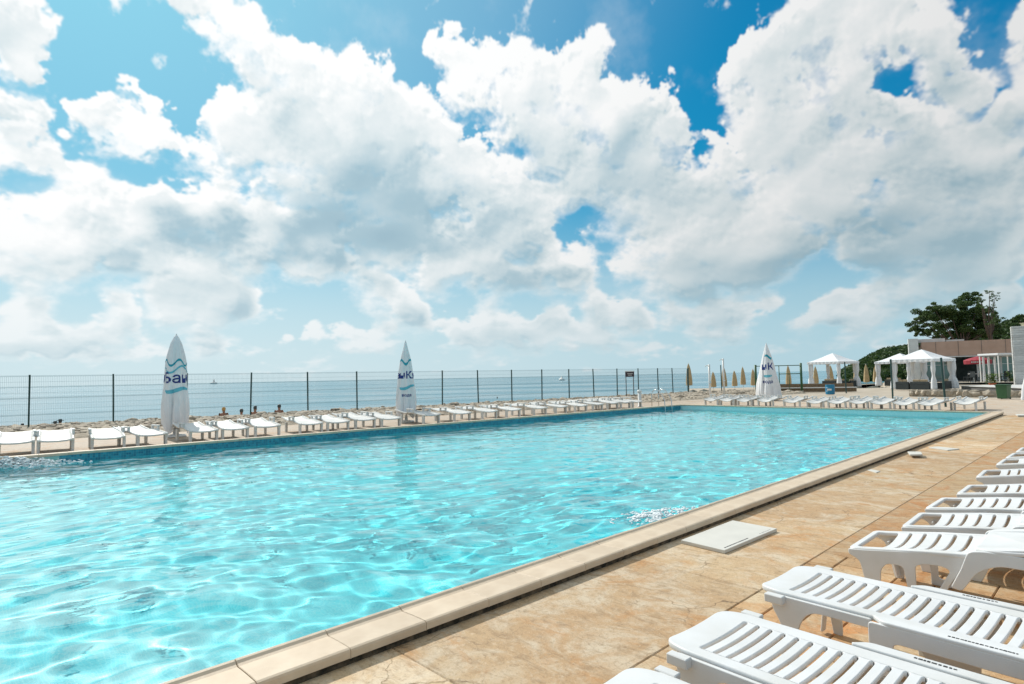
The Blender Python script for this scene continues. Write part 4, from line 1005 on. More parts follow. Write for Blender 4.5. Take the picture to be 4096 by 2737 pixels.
# ------------------------------------------------------------------ flat white boards beside the coping
def board(c4, z, h, label, dashes=False, m='board'):
    P_ = [at(x, y, z) for x, y in c4]; ctr = sum(P_, Vector()) / 4; ctr.z = 0
    loc = [p - ctr for p in P_]; mb = MB()
    mb.add([(p.x, p.y, z - h) for p in loc] + [(p.x, p.y, z) for p in loc], [(3, 2, 1, 0), (4, 5, 6, 7), (0, 1, 5, 4), (1, 2, 6, 5), (2, 3, 7, 6), (3, 0, 4, 7)])
    me = mb.mesh('b'); bm = bmesh.new(); bm.from_mesh(me); bmesh.ops.recalc_face_normals(bm, faces=bm.faces); bm.to_mesh(me); bm.free(); bevelled(me, .006, 2)
    root = empty('hatch_cover', ctr); tag(root, label, 'hatch cover', 'white covers lying on the deck'); link('lid', me, M[m], root)
    if dashes:
        d = (loc[2] - loc[3]); dl = d.length; d.normalize(); n_ = Vector((-d.y, d.x, 0)); n_ = n_ if n_.dot(-loc[3]) > 0 else -n_
        mb = MB(); rz = math.atan2(d.y, d.x); R_ = random.Random(2); x = .06 * dl
        while x < .48 * dl:
            l = R_.uniform(.012, .03); p = loc[3] + d * (x + l / 2) + n_ * .035; mb.box((p.x, p.y, z + .0008), (l, .011, .001), rz=rz); x += l + R_.uniform(.004, .01)
        x = .70 * dl
        while x < .92 * dl:
            l = R_.uniform(.012, .03); p = loc[3] + d * (x + l / 2) + n_ * .030; mb.box((p.x, p.y, z + .0008), (l, .004, .001), rz=rz); x += l + R_.uniform(.01, .02)
        mb.build('lettering', M['black'], root)
    return root
board([(2724, 2160), (2930, 2081), (3108, 2114), (2898, 2201)], .035, .033, 'large white cover plate with a printed line, lying against the coping', True)
board([(3470, 1880), (3484, 1877), (3521, 1884), (3505, 1890)], .012, .02, 'small thin white plate half under the coping, nearest after the large one')
board([(3630, 1806), (3684, 1807), (3690, 1817), (3640, 1818)], .07, .03, 'small raised white lid casting a black shadow beside the coping')
board([(3715, 1790), (3750, 1786), (3838, 1795), (3790, 1800)], .02, .03, 'low wide white plate just beyond the raised lid')
board([(4062, 1656), (4110, 1656), (4110, 1661), (4070, 1661)], .06, .05, 'white slab past the far corner of the coping at the right edge')

# ------------------------------------------------------------------ ladder, bollard, sign, shower poles
cD = pD
lad = tag(empty('pool_ladder', on_left(2668, 0, 0), math.atan2(-nL.y, -nL.x)), 'steel pool ladder with two curved handrails at the far sea-side corner', 'ladder')
for sy in (-.27, .27):
    pts = [(-.62, sy, .0), (-.62, sy, .62), (-.56, sy, .78), (-.44, sy, .86), (-.25, sy, .84), (-.02, sy, .60), (.10, sy, .35), (.12, sy, .0), (.12, sy, -.9)]
    MB().tube(pts, .021, 10).build('handrail', M['steel'], lad, True)
for z in (-.25, -.5, -.75): MB().box((.12, 0, z), (.08, .5, .02)).build('tread', M['steel'], lad)
bo = tag(empty('bollard', on_left(2562, 0, 1.6)), 'white bollard standing at the end of the sea-side lounger row', 'bollard')
MB().lathe([(.13, 0), (.13, .04), (.085, .06), (.085, .70), (.075, .705)], 16).build('post', M['metal'], bo, True)
MB().lathe([(.10, .706), (.115, .73), (.115, .80), (.06, .84), (0.001, .845)], 16).build('cap', M['metal'], bo, True)
sp0, sp1 = at(2506, 1590, 0), at(2535, 1590, 0)
sg = tag(empty('sign_board', sp0), 'dark sign on two grey legs standing in front of the sea fence', 'sign')
w_ = (sp1 - sp0).length
for x in (0, w_): MB().tube([(x, 0, -.1), (x, 0, 1.45)], .03, 8).build('leg', M['step'], sg, True)
MB().box((w_ / 2, -.05, 1.62), (w_ + .10, .04, .36)).build('panel', M['sign'], sg)
MB().box((w_ / 2, -.05, 1.835), (w_ + .14, .06, .055)).build('top_rail', M['metal'], sg)
mb = MB()
for k, (a_, b__) in enumerate(((.18, .9), (.25, .8))): mb.box((w_ * (a_ + b__) / 2, -.073, 1.66 - .10 * k), (w_ * (b__ - a_), .004, .035))
mb.build('lettering', M['metal'], sg)
for px, py, top, lab in ((2842, 1613, 2.05, 'shorter-based white shower pole with hooked head, nearer the pool corner'), (2898, 1592, 2.5, 'white shower pole with round head, farther from the pool')):
    p = at(px, py, 0); r = tag(empty('shower_pole', p), lab, 'shower', 'white shower poles')
    MB().tube([(0, 0, 0), (0, 0, top)], .055, 10).build('post', M['metal'], r, True)
    MB().tube([(0, 0, top - .12), (-.10, -.05, top - .04), (-.2, -.1, top - .06), (-.24, -.12, top - .12)], .02, 6).build('shower_head', M['metal'], r, True)
    MB().box((0, -.08, 1.1), (.10, .05, .10)).build('valve', M['steel'], r)

# ------------------------------------------------------------------ curtained gazebos
def curtain_mesh(h, w=.34, d=.14, waist=.55, seed=0.0, flare=1.0):
    """hanging cloth gathered at a post, drawn in by a tie at about half its height"""
    mb = MB(); rows, n = 18, 36
    def rad(r, z, a):
        t = z / h; g = 1 - (1 - waist) * math.exp(-((t - .48) / .13) ** 2); f = (.75 + .35 * flare * (1 - t) ** 1.5)
        x, y = w / 2, d / 2
        base_ = x * y / math.sqrt((y * math.cos(a)) ** 2 + (x * math.sin(a)) ** 2)
        return base_ * g * f * (1 + .16 * math.sin(9 * a + seed + t) + .07 * math.sin(17 * a + 2 * seed))
    mb.lathe([(1, h * i / rows) for i in range(rows + 1)], n, rad=rad)
    mb.f.append(tuple(range(n))[::-1]); mb.f.append(tuple(rows * n + k for k in range(n)))
    return mb.mesh('curtain')
def gazebo(N_, size, rise, eave, label, curtains=(0, 1, 2, 3), tie_open=True, ang=30):
    """N_ is the nearest corner; sides run at ang and ang + 90 degrees"""
    a = math.radians(ang); root = tag(empty('gazebo', N_, a), label, 'gazebo', 'white curtained gazebos beyond the pool')
    s = size; cs = [(0, 0), (s, 0), (s, s), (0, s)]
    for (x, y) in cs:
        MB().box((x, y, eave / 2), (.07, .07, eave)).build('post', M['metal'], root)
    ov = .12; n = 10; mb = MB(); vs = []
    for i in range(n + 1):                               # concave tent roof
        t = i / n; half = (s / 2 + ov) * (1 - t); z = eave + .02 + (rise) * (t ** 1.0) - .10 * math.sin(PI * t) * (1 - t)
        for (sx, sy) in ((-1, -1), (1, -1), (1, 1), (-1, 1)): vs.append((s / 2 + sx * half, s / 2 + sy * half, z))
    mb.add(vs, [(i * 4 + k, i * 4 + (k + 1) % 4, i * 4 + 4 + (k + 1) % 4, i * 4 + 4 + k) for i in range(n) for k in range(4)])
    me = mb.mesh('roof'); bm = bmesh.new(); bm.from_mesh(me); bmesh.ops.remove_doubles(bm, verts=bm.verts, dist=1e-4); bmesh.ops.recalc_face_normals(bm, faces=bm.faces); bmesh.ops.solidify(bm, geom=list(bm.faces), thickness=.012); bm.to_mesh(me); bm.free()
    link('canopy_roof', me, M['fabric'], root)
    mb = MB(); e = s / 2 + ov; c_ = s / 2
    for k, (dx, dy) in enumerate(((0, -1), (1, 0), (0, 1), (-1, 0))):      # scalloped valance
        L_ = 2 * e; m_ = 28; vs = []
        for i in range(m_ + 1):
            t = -e + L_ * i / m_; zb = eave - .17 - .035 * abs(math.sin(PI * i / 4)); wob = .012 * math.sin(i * 1.9)
            p = (c_ + (t if dx == 0 else dx * (e + wob)), c_ + (t if dy == 0 else dy * (e + wob))); vs += [(p[0], p[1], zb), (p[0], p[1], eave + .015)]
        mb.add(vs, [(2 * i, 2 * i + 2, 2 * i + 3, 2 * i + 1) for i in range(m_)])
    mb.build('valance', M['fabric'], root)
    for k in curtains:
        x, y = cs[k]; me = curtain_mesh(eave - .10, .72 if k == 1 else .60, .26, .50 if k == 1 else .6, seed=k * 1.7 + size)
        o = link('curtain', me, M['fabric'], root, True); o.location = (x + (.10 if x == 0 else -.10), y + (.10 if y == 0 else -.10), .03); o.rotation_euler = (0, 0, (0, PI / 2, 0, PI / 2)[k])
    return root
def sofa(p, ang, w, label, cush=True):
    root = tag(empty('wicker_sofa', p, ang), label, 'sofa', 'dark wicker sofas under the gazebos')
    me = MB().box((0, 0, .20), (w, .75, .38)).box((0, -.31, .50), (w, .13, .22)).box((-w / 2 + .065, .065, .45), (.13, .62, .12)).box((w / 2 - .065, .065, .45), (.13, .62, .12)).mesh('f')
    link('frame', bevelled(me, .015, 1), M['wicker'], root)
    if cush:
        n = max(2, round(w / .55))
        for k in range(n):
            cw = (w - .3) / n; me = MB().box((-w / 2 + .15 + cw * (k + .5), .07, .44), (cw - .02, .60, .11)).mesh('c'); link('seat_cushion', bevelled(me, .03, 2), M['cushion'], root)
            me = MB().box((-w / 2 + .15 + cw * (k + .5), -.20, .63), (cw - .03, .12, .30), rx=.15).mesh('c'); link('back_cushion', bevelled(me, .03, 2), M['cushion'], root)
    return root
G2 = at(3741, 1560, 0); u30 = Vector((math.cos(math.radians(30)), math.sin(math.radians(30)), 0)); v30 = Vector((-u30.y, u30.x, 0))
gazebo(G2, 3.0, .78, 2.33, 'nearest large gazebo with white curtains and dark wicker sofas beneath it')
gang = math.radians(30)
sofa(G2 + v30 * 1.05 + u30 * .32, gang - PI / 2, 1.35, 'dark sofa back to the pool, right half of the pair in the nearest gazebo')
sofa(G2 + v30 * 2.30 + u30 * .32, gang - PI / 2, .95, 'dark sofa with its back to the pool, left of the pair in the nearest gazebo')
sofa(G2 + v30 * .45 + u30 * 2.2, gang, .95, 'dark wicker armchair at the right side of the nearest gazebo')
G1 = at(3360, 1551, 0)
gazebo(G1, 3.0, .85, 2.42, 'leftmost gazebo, white with curtains, standing against the open sea')
sofa(G1 + v30 * 1.5 + u30 * 1.8, gang - PI / 2, 2.3, 'dark sofa seen through the leftmost gazebo')
sofa(G1 + v30 * .4 + u30 * 2.3, gang, .9, 'dark wicker armchair behind the right curtain of the leftmost gazebo')
G0 = at_y(3640, 1540, 56.5); G0.z = -.02
gazebo(G0, 3.0, .80, 2.36, 'white gazebo half hidden behind the left side of the nearest large one')
sofa(G0 + v30 * 1.8 + u30 * .9, gang - PI / 2, 1.6, 'dark sofa in the half hidden gazebo')

# ------------------------------------------------------------------ restaurant building
bl = at_y(3662, 1500, 62.0); br_ = at_y(4130, 1500, 57.2); bl.z = br_.z = 0
bdv = br_ - bl; bw = bdv.length; bang = math.atan2(bdv.y, bdv.x)
B = tag(empty('restaurant', bl, bang), 'low restaurant with a long brown fascia, glass front and white corner pillar', 'building')
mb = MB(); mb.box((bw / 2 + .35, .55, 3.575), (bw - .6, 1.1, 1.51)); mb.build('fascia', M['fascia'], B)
for k in range(1, 5): MB().box((bw * k / 5, -.008, 3.575), (.035, .012, 1.49)).build('fascia_seam', M['step'], B)
MB().box((bw / 2 + .4, .50, 2.765), (bw - .5, 1.25, .10)).build('soffit_trim', M['render_white'], B)
MB().box((bw / 2, 6, 4.0), (bw, 9.8, .18)).build('roof', M['step'], B)
MB().box((1.55, 1.6, 4.52), (2.4, 1.2, .36)).build('roof_box', M['render_white'], B)
MB().box((3.6, 1.7, 4.44), (1.5, 1.0, .20)).build('roof_box', M['render_white'], B)
MB().box((-.05, .3, 2.35), (.85, 1.4, 4.75)).build('corner_pillar', M['render_grey'], B)
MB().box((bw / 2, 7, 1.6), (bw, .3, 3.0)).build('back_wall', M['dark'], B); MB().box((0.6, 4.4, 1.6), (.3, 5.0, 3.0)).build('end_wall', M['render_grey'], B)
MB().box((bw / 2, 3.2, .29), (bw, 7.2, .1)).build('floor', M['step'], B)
nwin = 9; x0w, x1w = .6, bw - .2; ww = (x1w - x0w) / nwin
for k in range(nwin):
    if k in (3, 4): continue                             # open bays behind the red parasol
    cx = x0w + ww * (k + .5)
    fr = MB(); fw = .07
    fr.box((cx, 1.5, 2.66), (ww - .01, .07, fw)); fr.box((cx, 1.5, .38), (ww - .01, .07, fw)); fr.box((cx - ww / 2 + fw / 2 + .005, 1.5, 1.52), (fw, .068, 2.2)); fr.box((cx + ww / 2 - fw / 2 - .005, 1.5, 1.52), (fw, .068, 2.2)); fr.box((cx, 1.5, 1.95), (ww - .16, .05, .045))
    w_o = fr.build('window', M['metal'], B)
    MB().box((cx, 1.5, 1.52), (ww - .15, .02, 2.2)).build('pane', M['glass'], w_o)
for x in (x0w, x0w + ww * 3, x0w + ww * 5, x1w): MB().box((x, 1.3, 1.5), (.16, .16, 2.4)).build('column', M['render_white'], B)
# terrace in front of it
pt = at(3846, 1559, 0); pt2 = at(4140, 1573, 0)
dT = (pt2 - pt); wT = dT.length
T = tag(empty('restaurant_terrace', pt, math.atan2(dT.y, dT.x)), kind='structure')
MB().box((wT / 2, 4.0, .14), (wT, 8.0, .24)).build('terrace_base', M['step'], T); MB().box((wT / 2, 3.96, .285), (wT + .05, 8.1, .05)).build('terrace_edge', M['render_white'], T)
# right-hand pillar with stone cladding courses
p_ = at_y(4064, 1540, 44); PIL = tag(empty('clad_pillar', (p_.x, 44, 0), math.radians(-36)), 'tall grey pillar clad in thin stone courses at the right edge', 'pillar')
MB().box((2.0, 1.0, 2.28), (3.96, 1.9, 4.6)).build('core', M['render_grey'], PIL)
cme = {}
R_ = random.Random(6)
for row in range(27):
    z = .10 + row * .17; x = 0.0
    while x < 3.9:
        l = min(R_.choice([.8, 1.1, 1.5]), 4.0 - x); key = round(l, 2)
        if key not in cme:
            m_ = MB().box((0, 0, 0), (key - .012, .07, .155)).mesh('plank'); bevelled(m_, .006, 1); m_.materials.append(M['cladding']); cme[key] = m_
        o = link('cladding_stone', cme[key], None, PIL); o.location = (x + l / 2, -.0 + R_.uniform(-.012, .012), z); x += l
for row in range(27):
    o = link('cladding_stone', cme[round(.8, 2)] if .8 in cme else list(cme.values())[0], None, PIL); o.location = (-.02, .45, .10 + row * .17); o.rotation_euler = (0, 0, PI / 2)
MB().box((.9, -.12, 2.72), (.20, .16, .18)).build('wall_lamp', M['metal'], PIL)

# furniture on the terrace
def on_terrace(px, Y): q = at_y(px, 1500, Y); q.z = .31; return q
def chair(p, ang, label):
    root = tag(empty('terrace_chair', p, ang), label, 'chair', 'black chairs on the restaurant terrace')
    MB().box((0, 0, .45), (.44, .44, .05)).build('seat', M['wicker'], root); MB().box((0, -.20, .72), (.42, .04, .48), rx=.12).build('backrest', M['wicker'], root)
    lg = MB().box((0, 0, .21), (.035, .035, .42)).mesh('leg')
    for x in (-.19, .19):
        for y in (-.19, .19): o = link('leg', lg, M['wicker'], root); o.location = (x, y, 0)
    return root
ch = [(3868, 55.0, .4), (3885, 53.6, 2.0), (3905, 54.5, 3.5), (3925, 53.0, 1.0), (3942, 54.2, 5.0), (4012, 52.5, .6), (4030, 52.0, 2.6), (4046, 52.4, 4.2)]
cp = None
lb = ['leftmost black chair on the restaurant terrace', 'second black chair from the left on the terrace', 'black chair left of the potted plant, third from the left', 'black chair in front of the red parasol pole', 'black chair just left of the potted plant', 'black chair right of the potted plant', 'second black chair right of the potted plant', 'rightmost black chair, near the clad pillar']
for (px, Y, a), l_ in zip(ch, lb):
    if cp is None: o = cp = chair(on_terrace(px, Y), a, l_)
    else: o = copy_tree(cp); o.location = on_terrace(px, Y); o.rotation_euler = (0, 0, a); o['label'] = l_
def table(p, label):
    root = tag(empty('terrace_table', p), label, 'table', 'white tables on the restaurant terrace')
    MB().lathe([(.0, .72), (.42, .72), (.43, .74), (.42, .76), (.0, .765)], 20).build('table_top', M['metal'], root); MB().tube([(0, 0, .02), (0, 0, .72)], .035, 8).build('leg', M['steel'], root); MB().lathe([(.0, 0), (.25, 0), (.24, .025), (.0, .03)], 14).build('foot', M['steel'], root)
table(on_terrace(3895, 54.3), 'round white table among the chairs under the red parasol'); table(on_terrace(4028, 52.8), 'round white table among the chairs near the clad pillar')
rp = tag(empty('red_parasol', on_terrace(3914, 54)), 'open low red parasol with pale lettering on its hanging edge', 'parasol')
MB().lathe([(1.02, 1.62), (1.05, 1.95), (1.0, 2.0), (.6, 2.16), (.03, 2.32)], 16).build('canopy', M['red'], rp); MB().tube([(0, 0, 0), (0, 0, 2.36)], .03, 8).build('pole', M['metal'], rp)
mb = MB(); R_ = random.Random(12); x = -.46                # pale worn print, not legible at this distance
while x < .46:
    l = R_.uniform(.04, .09); h_ = R_.uniform(.07, .14); a_ = x / 1.05 + math.radians(-36); mb.box((1.05 * math.sin(a_), -1.05 * math.cos(a_), 1.80), (l, .012, h_), rz=a_); x += l + R_.uniform(.025, .04)
mb.build('lettering', M['render_white'], rp)
wc = tag(empty('terrace_awning', on_terrace(4010, 50.6)), 'flat white canopy with slim posts on the terrace beside the clad pillar', 'canopy')
MB().box((.9, .9, 2.42), (2.7, 2.2, .14)).build('canopy_roof', M['fabric'], wc)
for x, y in ((-.35, -.1), (2.1, -.1), (-.35, 1.9), (2.1, 1.9)): MB().box((x, y, 1.18), (.07, .07, 2.34)).build('post', M['metal'], wc)
for x in (-.2, .25, .8): o = link('curtain', curtain_mesh(2.2, .22, .14, .8, x), M['fabric'], wc, True); o.location = (x, 1.7, .05)

# plants
def leafy(root_name, p, h, n, w, seed, label, cat, pot=None, m='palm', blade=(.35, .05)):
    R_ = random.Random(seed); root = tag(empty(root_name, p), label, cat)
    z0 = 0
    if pot:
        MB().lathe([(.0, .0), (.17, .0), (.24, .30), (.26, .30), (.26, .36), (.22, .36), (.21, .31), (.0, .30)], 18).build('pot', M[pot], root, False); z0 = .3
    mb = MB()
    for k in range(n):
        a = R_.uniform(0, 6.28); t = R_.random(); b0 = Vector((R_.gauss(0, w * .25), R_.gauss(0, w * .25), z0 + h * t * .8)); d = Vector((math.cos(a), math.sin(a), R_.uniform(.1, 1.1))).normalized(); l = blade[0] * R_.uniform(.6, 1.3)
        s = d.cross(Vector((0, 0, 1))).normalized() * blade[1] * R_.uniform(.7, 1.4); m1 = b0 + d * l * .5 + Vector((0, 0, .03)); e_ = b0 + d * l - Vector((0, 0, l * .25))
        mb.add([b0, m1 + s, e_, m1 - s], [(0, 1, 2, 3)])
    mb.build('foliage', M[m], root)
    for k in range(3): MB().tube([(0, 0, z0), (R_.gauss(0, .08), R_.gauss(0, .08), z0 + h * .8)], .012, 5).build('stem', M['bark'], root)
    return root
pp = at(3967, 1546, 0); pp = at_y(3967, 1500, 49.0); pp.z = -.04
leafy('potted_plant', pp, .9, 150, .8, 3, 'green plant in an orange terracotta pot before the restaurant terrace', 'plant', 'terracotta')
leafy('shrub', on_terrace(4056, 51.4), 1.1, 170, .9, 5, 'yellowish green shrub beside the clad pillar on the terrace', 'shrub')
leafy('shrub', on_terrace(3985, 53.5), .9, 150, 1.0, 9, 'dark low shrub behind the potted plant on the terrace', 'shrub', m='leaf2')

# bin, barrel, low walls
pbn = at(4016, 1597, 0); bn = tag(empty('rubbish_bin', pbn, .5), 'dark green wheeled bin with its lid shut by the low stone wall', 'bin')
me = MB().box((0, 0, .36), (.40, .40, .66), taper=1.22).mesh('body'); link('body', bevelled(me, .02, 2), M['green'], bn)
me = MB().box((0, 0, .715), (.54, .54, .05)).mesh('lid'); link('lid', bevelled(me, .015, 2), M['green'], bn)
for y in (-.18, .18):
    me = MB().tube([(-.02, 0, 0), (.02, 0, 0)], .07, 12).mesh('w'); o = link('wheel', me, M['black'], bn); o.location = (.20, y, .07); o.rotation_euler = (0, 0, PI / 2)
MB().tube([(.26, -.2, .70), (.31, -.2, .68), (.31, .2, .68), (.26, .2, .70)], .012, 6).build('handle', M['green'], bn)
pba = at(3321, 1578, 0); ba = tag(empty('barrel', pba), 'round blue plastic barrel with a white label standing before the leftmost gazebo', 'barrel')
MB().lathe([(.0, 0), (.24, 0), (.28, .03), (.285, .20), (.30, .22), (.285, .24), (.29, .42), (.305, .44), (.29, .46), (.28, .64), (.29, .66), (.0, .66)], 24).build('body', M['blue'], ba, False)
lm = MB().lathe([(.296, .27), (.297, .27), (.297, .39), (.296, .39)], 40).mesh('l')
bm = bmesh.new(); bm.from_mesh(lm); bmesh.ops.delete(bm, geom=[v for v in bm.verts if math.atan2(v.co.y, v.co.x) > -1.6 or math.atan2(v.co.y, v.co.x) < -2.7], context='VERTS'); bm.to_mesh(lm); bm.free(); link('label', lm, M['metal'], ba)
def stone_wall(a, b_, h, label, name, rows, R_, m='limestone', wdt=.35):
    d = b_ - a; L_ = d.length; root = tag(empty(name, a, math.atan2(d.y, d.x)), label, 'wall')
    MB().box((L_ / 2, 0, h / 2 - .03), (L_, wdt * .7, h)).build('core', M['rubble'], root)
    for r_ in range(rows):
        x = 0; hh = h / rows
        while x < L_:
            l = R_.uniform(.25, .6); o = link('stone', stones[R_.randrange(6)], None, root); o.location = (x + l / 2, R_.uniform(-.03, .03), hh * (r_ + .5)); o.scale = (l * .60, wdt * .72, hh * 1.05); o.rotation_euler = (R_.uniform(-.1, .1), 0, R_.choice([0, PI]) + R_.uniform(-.06, .06)); x += l
    return root
R_ = random.Random(31)
stone_wall(at(3640, 1583, 0), at(4100, 1588, 0), .34, 'low rubble stone wall behind the far loungers, running to the bin', 'stone_wall', 1, R_)
lw = at(3118, 1569, 0); lw2 = at(3425, 1566, 0); dW = lw2 - lw
W_ = tag(empty('low_wall', lw, math.atan2(dW.y, dW.x)), 'long low wall with a pale coping running behind the third parasol', 'wall')
MB().box((dW.length / 2, 0, .14), (dW.length, .3, .28)).build('wall_body', M['wood'], W_); MB().box((dW.length / 2, -.02, .31), (dW.length + .05, .5, .06)).build('wall_cap', M['render_white'], W_)
MB().box((dW.length / 2, .9, .30), (dW.length, .12, .62)).build('back_panel', M['wood'], W_)

# dark rocks of the jetty
R_ = random.Random(77); jet = tag(empty('jetty_rocks', at_y(2900, 1560, 62)), kind='structure')
M['dark_rock'] = mat('wet_dark_rock', (0.085, 0.08, 0.065), 0.7, col2=(0.03, 0.045, 0.03), scale=2, bump=.6, bscale=6, rnd=.3)
dst = []
for i in range(4):
    m_ = stones[i].copy(); m_.materials.clear(); m_.materials.append(M['dark_rock']); dst.append(m_)
for k in range(150):
    px = R_.uniform(2700, 3640); q = at_y(px, 1560, R_.uniform(57, 66)); r = R_.uniform(.3, .75); o = link('rock', dst[k % 4], None, jet)
    o.location = (q.x - jet.location.x, q.y - jet.location.y, R_.uniform(-.85, -.45) - jet.location.z); o.scale = (r * 1.5, r, r * R_.uniform(.6, .95)); o.rotation_euler = (0, 0, R_.uniform(0, 6.28))
slab_poly([at_y(2740, 1500, 66), at_y(3660, 1500, 64), at_y(3700, 1500, 78), at_y(2800, 1500, 80)], -.62, 'beach_platform', M['sand'], thick=2.5)

# closed beige beach parasols beyond
bp_ = [(2755, 60, 2.9), (2852, 70, 2.35), (2895, 66, 2.9), (2937, 72, 2.45), (2971, 74, 2.9), (3012, 72, 2.6), (3153, 72, 2.95), (3262, 74, 2.8), (3323, 71, 2.85), (3424, 73, 2.8), (3465, 74, 2.9), (3502, 76, 2.7)]
lbs = ['leftmost closed beige parasol, standing alone before the sea', 'short closed beige parasol just right of the nearer shower pole', 'closed beige parasol behind the second green post', 'closed beige parasol, first of three between the poles and the gate frame', 'tallest closed beige parasol between the shower poles and gate frame', 'closed beige parasol touching the left post of the gate frame', 'closed beige parasol inside the gate frame',
       'closed beige parasol at the left curtain of the leftmost gazebo', 'closed beige parasol seen through the leftmost gazebo', 'closed beige parasol just right of the leftmost gazebo', 'closed beige parasol midway between the two gazebos', 'closed beige parasol at the half hidden gazebo']
bproto = None
for (px, Y, h), l_ in zip(bp_, lbs):
    q = at_y(px, 1500, Y); q.z = -.62 if Y > 64 else -.3
    if bproto is None:
        o = bproto = empty('beach_parasol')
        me = MB().lathe([(.30, .62), (.32, .8), (.30, 1.2), (.25, 1.6), (.20, 2.0), (.12, 2.35), (.04, 2.55), (.0, 2.58)], 20, rad=lambda r, z, a: r * (1 + .14 * math.cos(5 * a + z))).mesh('c'); link('canopy', me, M['beige'], o, True)
        MB().tube([(0, 0, 0), (0, 0, 2.66)], .03, 6).build('pole', M['metal'], o); MB().lathe([(.0, .0), (.35, .0), (.35, .05), (.0, .08)], 12).build('base', M['render_white'], o)
    else: o = copy_tree(bproto)
    o.location = q; o.scale = (.95, .95, h / 2.6); tag(o, l_, 'parasol', 'closed beige parasols on the beach')

# ------------------------------------------------------------------ people beyond the rocks
def skin_person(head_top=.86):
    """seated figure with bent knees, one continuous surface"""
    V = [(0, 0, .10), (0, .03, .30), (0, .05, .50), (0, .03, .60), (0, .0, .70), (0, -.012, .80),
         (.09, -.02, .09), (.14, -.38, .36), (.14, -.62, .04), (.14, -.74, .03), (-.09, -.02, .09), (-.14, -.36, .38), (-.14, -.60, .04), (-.14, -.72, .03),
         (.17, .03, .555), (.24, -.06, .33), (.18, -.30, .34), (-.17, .03, .555), (-.24, -.04, .33), (-.18, -.28, .36), (.15, -.37, .36), (-.15, -.35, .38)]
    E = [(0, 1), (1, 2), (2, 3), (3, 4), (4, 5), (0, 6), (6, 7), (7, 8), (8, 9), (0, 10), (10, 11), (11, 12), (12, 13), (2, 14), (14, 15), (15, 16), (2, 17), (17, 18), (18, 19), (16, 20), (19, 21)]
    Rr = [.15, .125, .14, .055, .078, .092, .10, .065, .045, .035, .10, .065, .045, .035, .06, .045, .035, .06, .045, .035, .03, .03]
    me = bpy.data.meshes.new('person'); me.from_pydata(V, E, []); ob = bpy.data.objects.new('tmp', me); COL.objects.link(ob)
    md = ob.modifiers.new('skin', 'SKIN'); lay = me.skin_vertices[0] if len(me.skin_vertices) else None
    if lay is None:
        bm = bmesh.new(); bm.from_mesh(me); bm.verts.layers.skin.verify(); bm.to_mesh(me); bm.free(); lay = me.skin_vertices[0]
    for i, r in enumerate(Rr): lay.data[i].radius = (r * (1.25 if i == 2 else 1), r * (1.1 if i in (4, 5) else .8 if i in (1, 2) else 1)); lay.data[i].use_root = (i == 0)
    ob.modifiers.new('sub', 'SUBSURF').levels = 2
    dg = bpy.context.evaluated_depsgraph_get(); out = bpy.data.meshes.new_from_object(ob.evaluated_get(dg)); bpy.data.objects.remove(ob)
    out.materials.clear(); return out
pme = skin_person(); pme.materials.append(M['skin'])
hair = MB()
def hair_mesh():
    bm = bmesh.new(); bmesh.ops.create_icosphere(bm, subdivisions=3, radius=1)
    bmesh.ops.delete(bm, geom=[v for v in bm.verts if v.co.z < -.85 or (v.co.y < -.30 and v.co.z < .30)], context='VERTS')
    for v in bm.verts: v.co = Vector((v.co.x * .095, v.co.y * .105, v.co.z * .115)) * (1 + .08 * noise.noise(v.co * 3))
    me = bpy.data.meshes.new('hair'); bm.to_mesh(me); bm.free(); return me
hm = {'darkhair': hair_mesh(), 'blond': hair_mesh()}
for k, m_ in hm.items(): m_.materials.append(M[k])
ppl = [(895, 1629, 31, 'blond', .5, 'blond person in the sun, bare back, leftmost of the four right of the widest parasol'), (966, 1636, 32, 'darkhair', .2, 'small dark-haired person just left of the fence post, second of the four'),
       (1021, 1624, 31, 'darkhair', -.3, 'sunburnt person sitting just right of the fence post'), (1117, 1618, 32, 'darkhair', .1, 'upright dark-haired person sitting farthest right behind the rocks'),
       (90, 1694, 41, 'darkhair', .3, 'leftmost dark head, left of the first fence post'), (151, 1698, 41, 'darkhair', 0, 'dark head low beside the first fence post, on its right'), (191, 1699, 42, 'darkhair', -.2, 'lowest dark head between the first two fence posts'),
       (221, 1688, 41, 'darkhair', .2, 'dark head just left of the person in a hat'), (241, 1680, 40, 'darkhair', .4, 'person wearing a dark brimmed hat behind the rocks'), (305, 1687, 41, 'darkhair', 0, 'dark head alone, nearest to the second fence post')]
for px, py, Y, hc, a, l_ in ppl:
    q = at_y(px, py, Y); q.z -= .90; r = tag(empty('person', q, PI + a + math.atan2(-q.x, q.y) * 0), l_, 'person', 'bathers sitting on the shore beyond the rocks')
    link('body', pme, None, r, True); o = link('hair', hm[hc], None, r, True); o.location = (0, -.005, .80)
    if 'hat' in l_:
        MB().lathe([(.0, .95), (.09, .94), (.105, .87), (.22, .845), (.225, .855), (.11, .885), (.095, .955), (.0, .965)], 18).build('hat', M['black'], r, True)
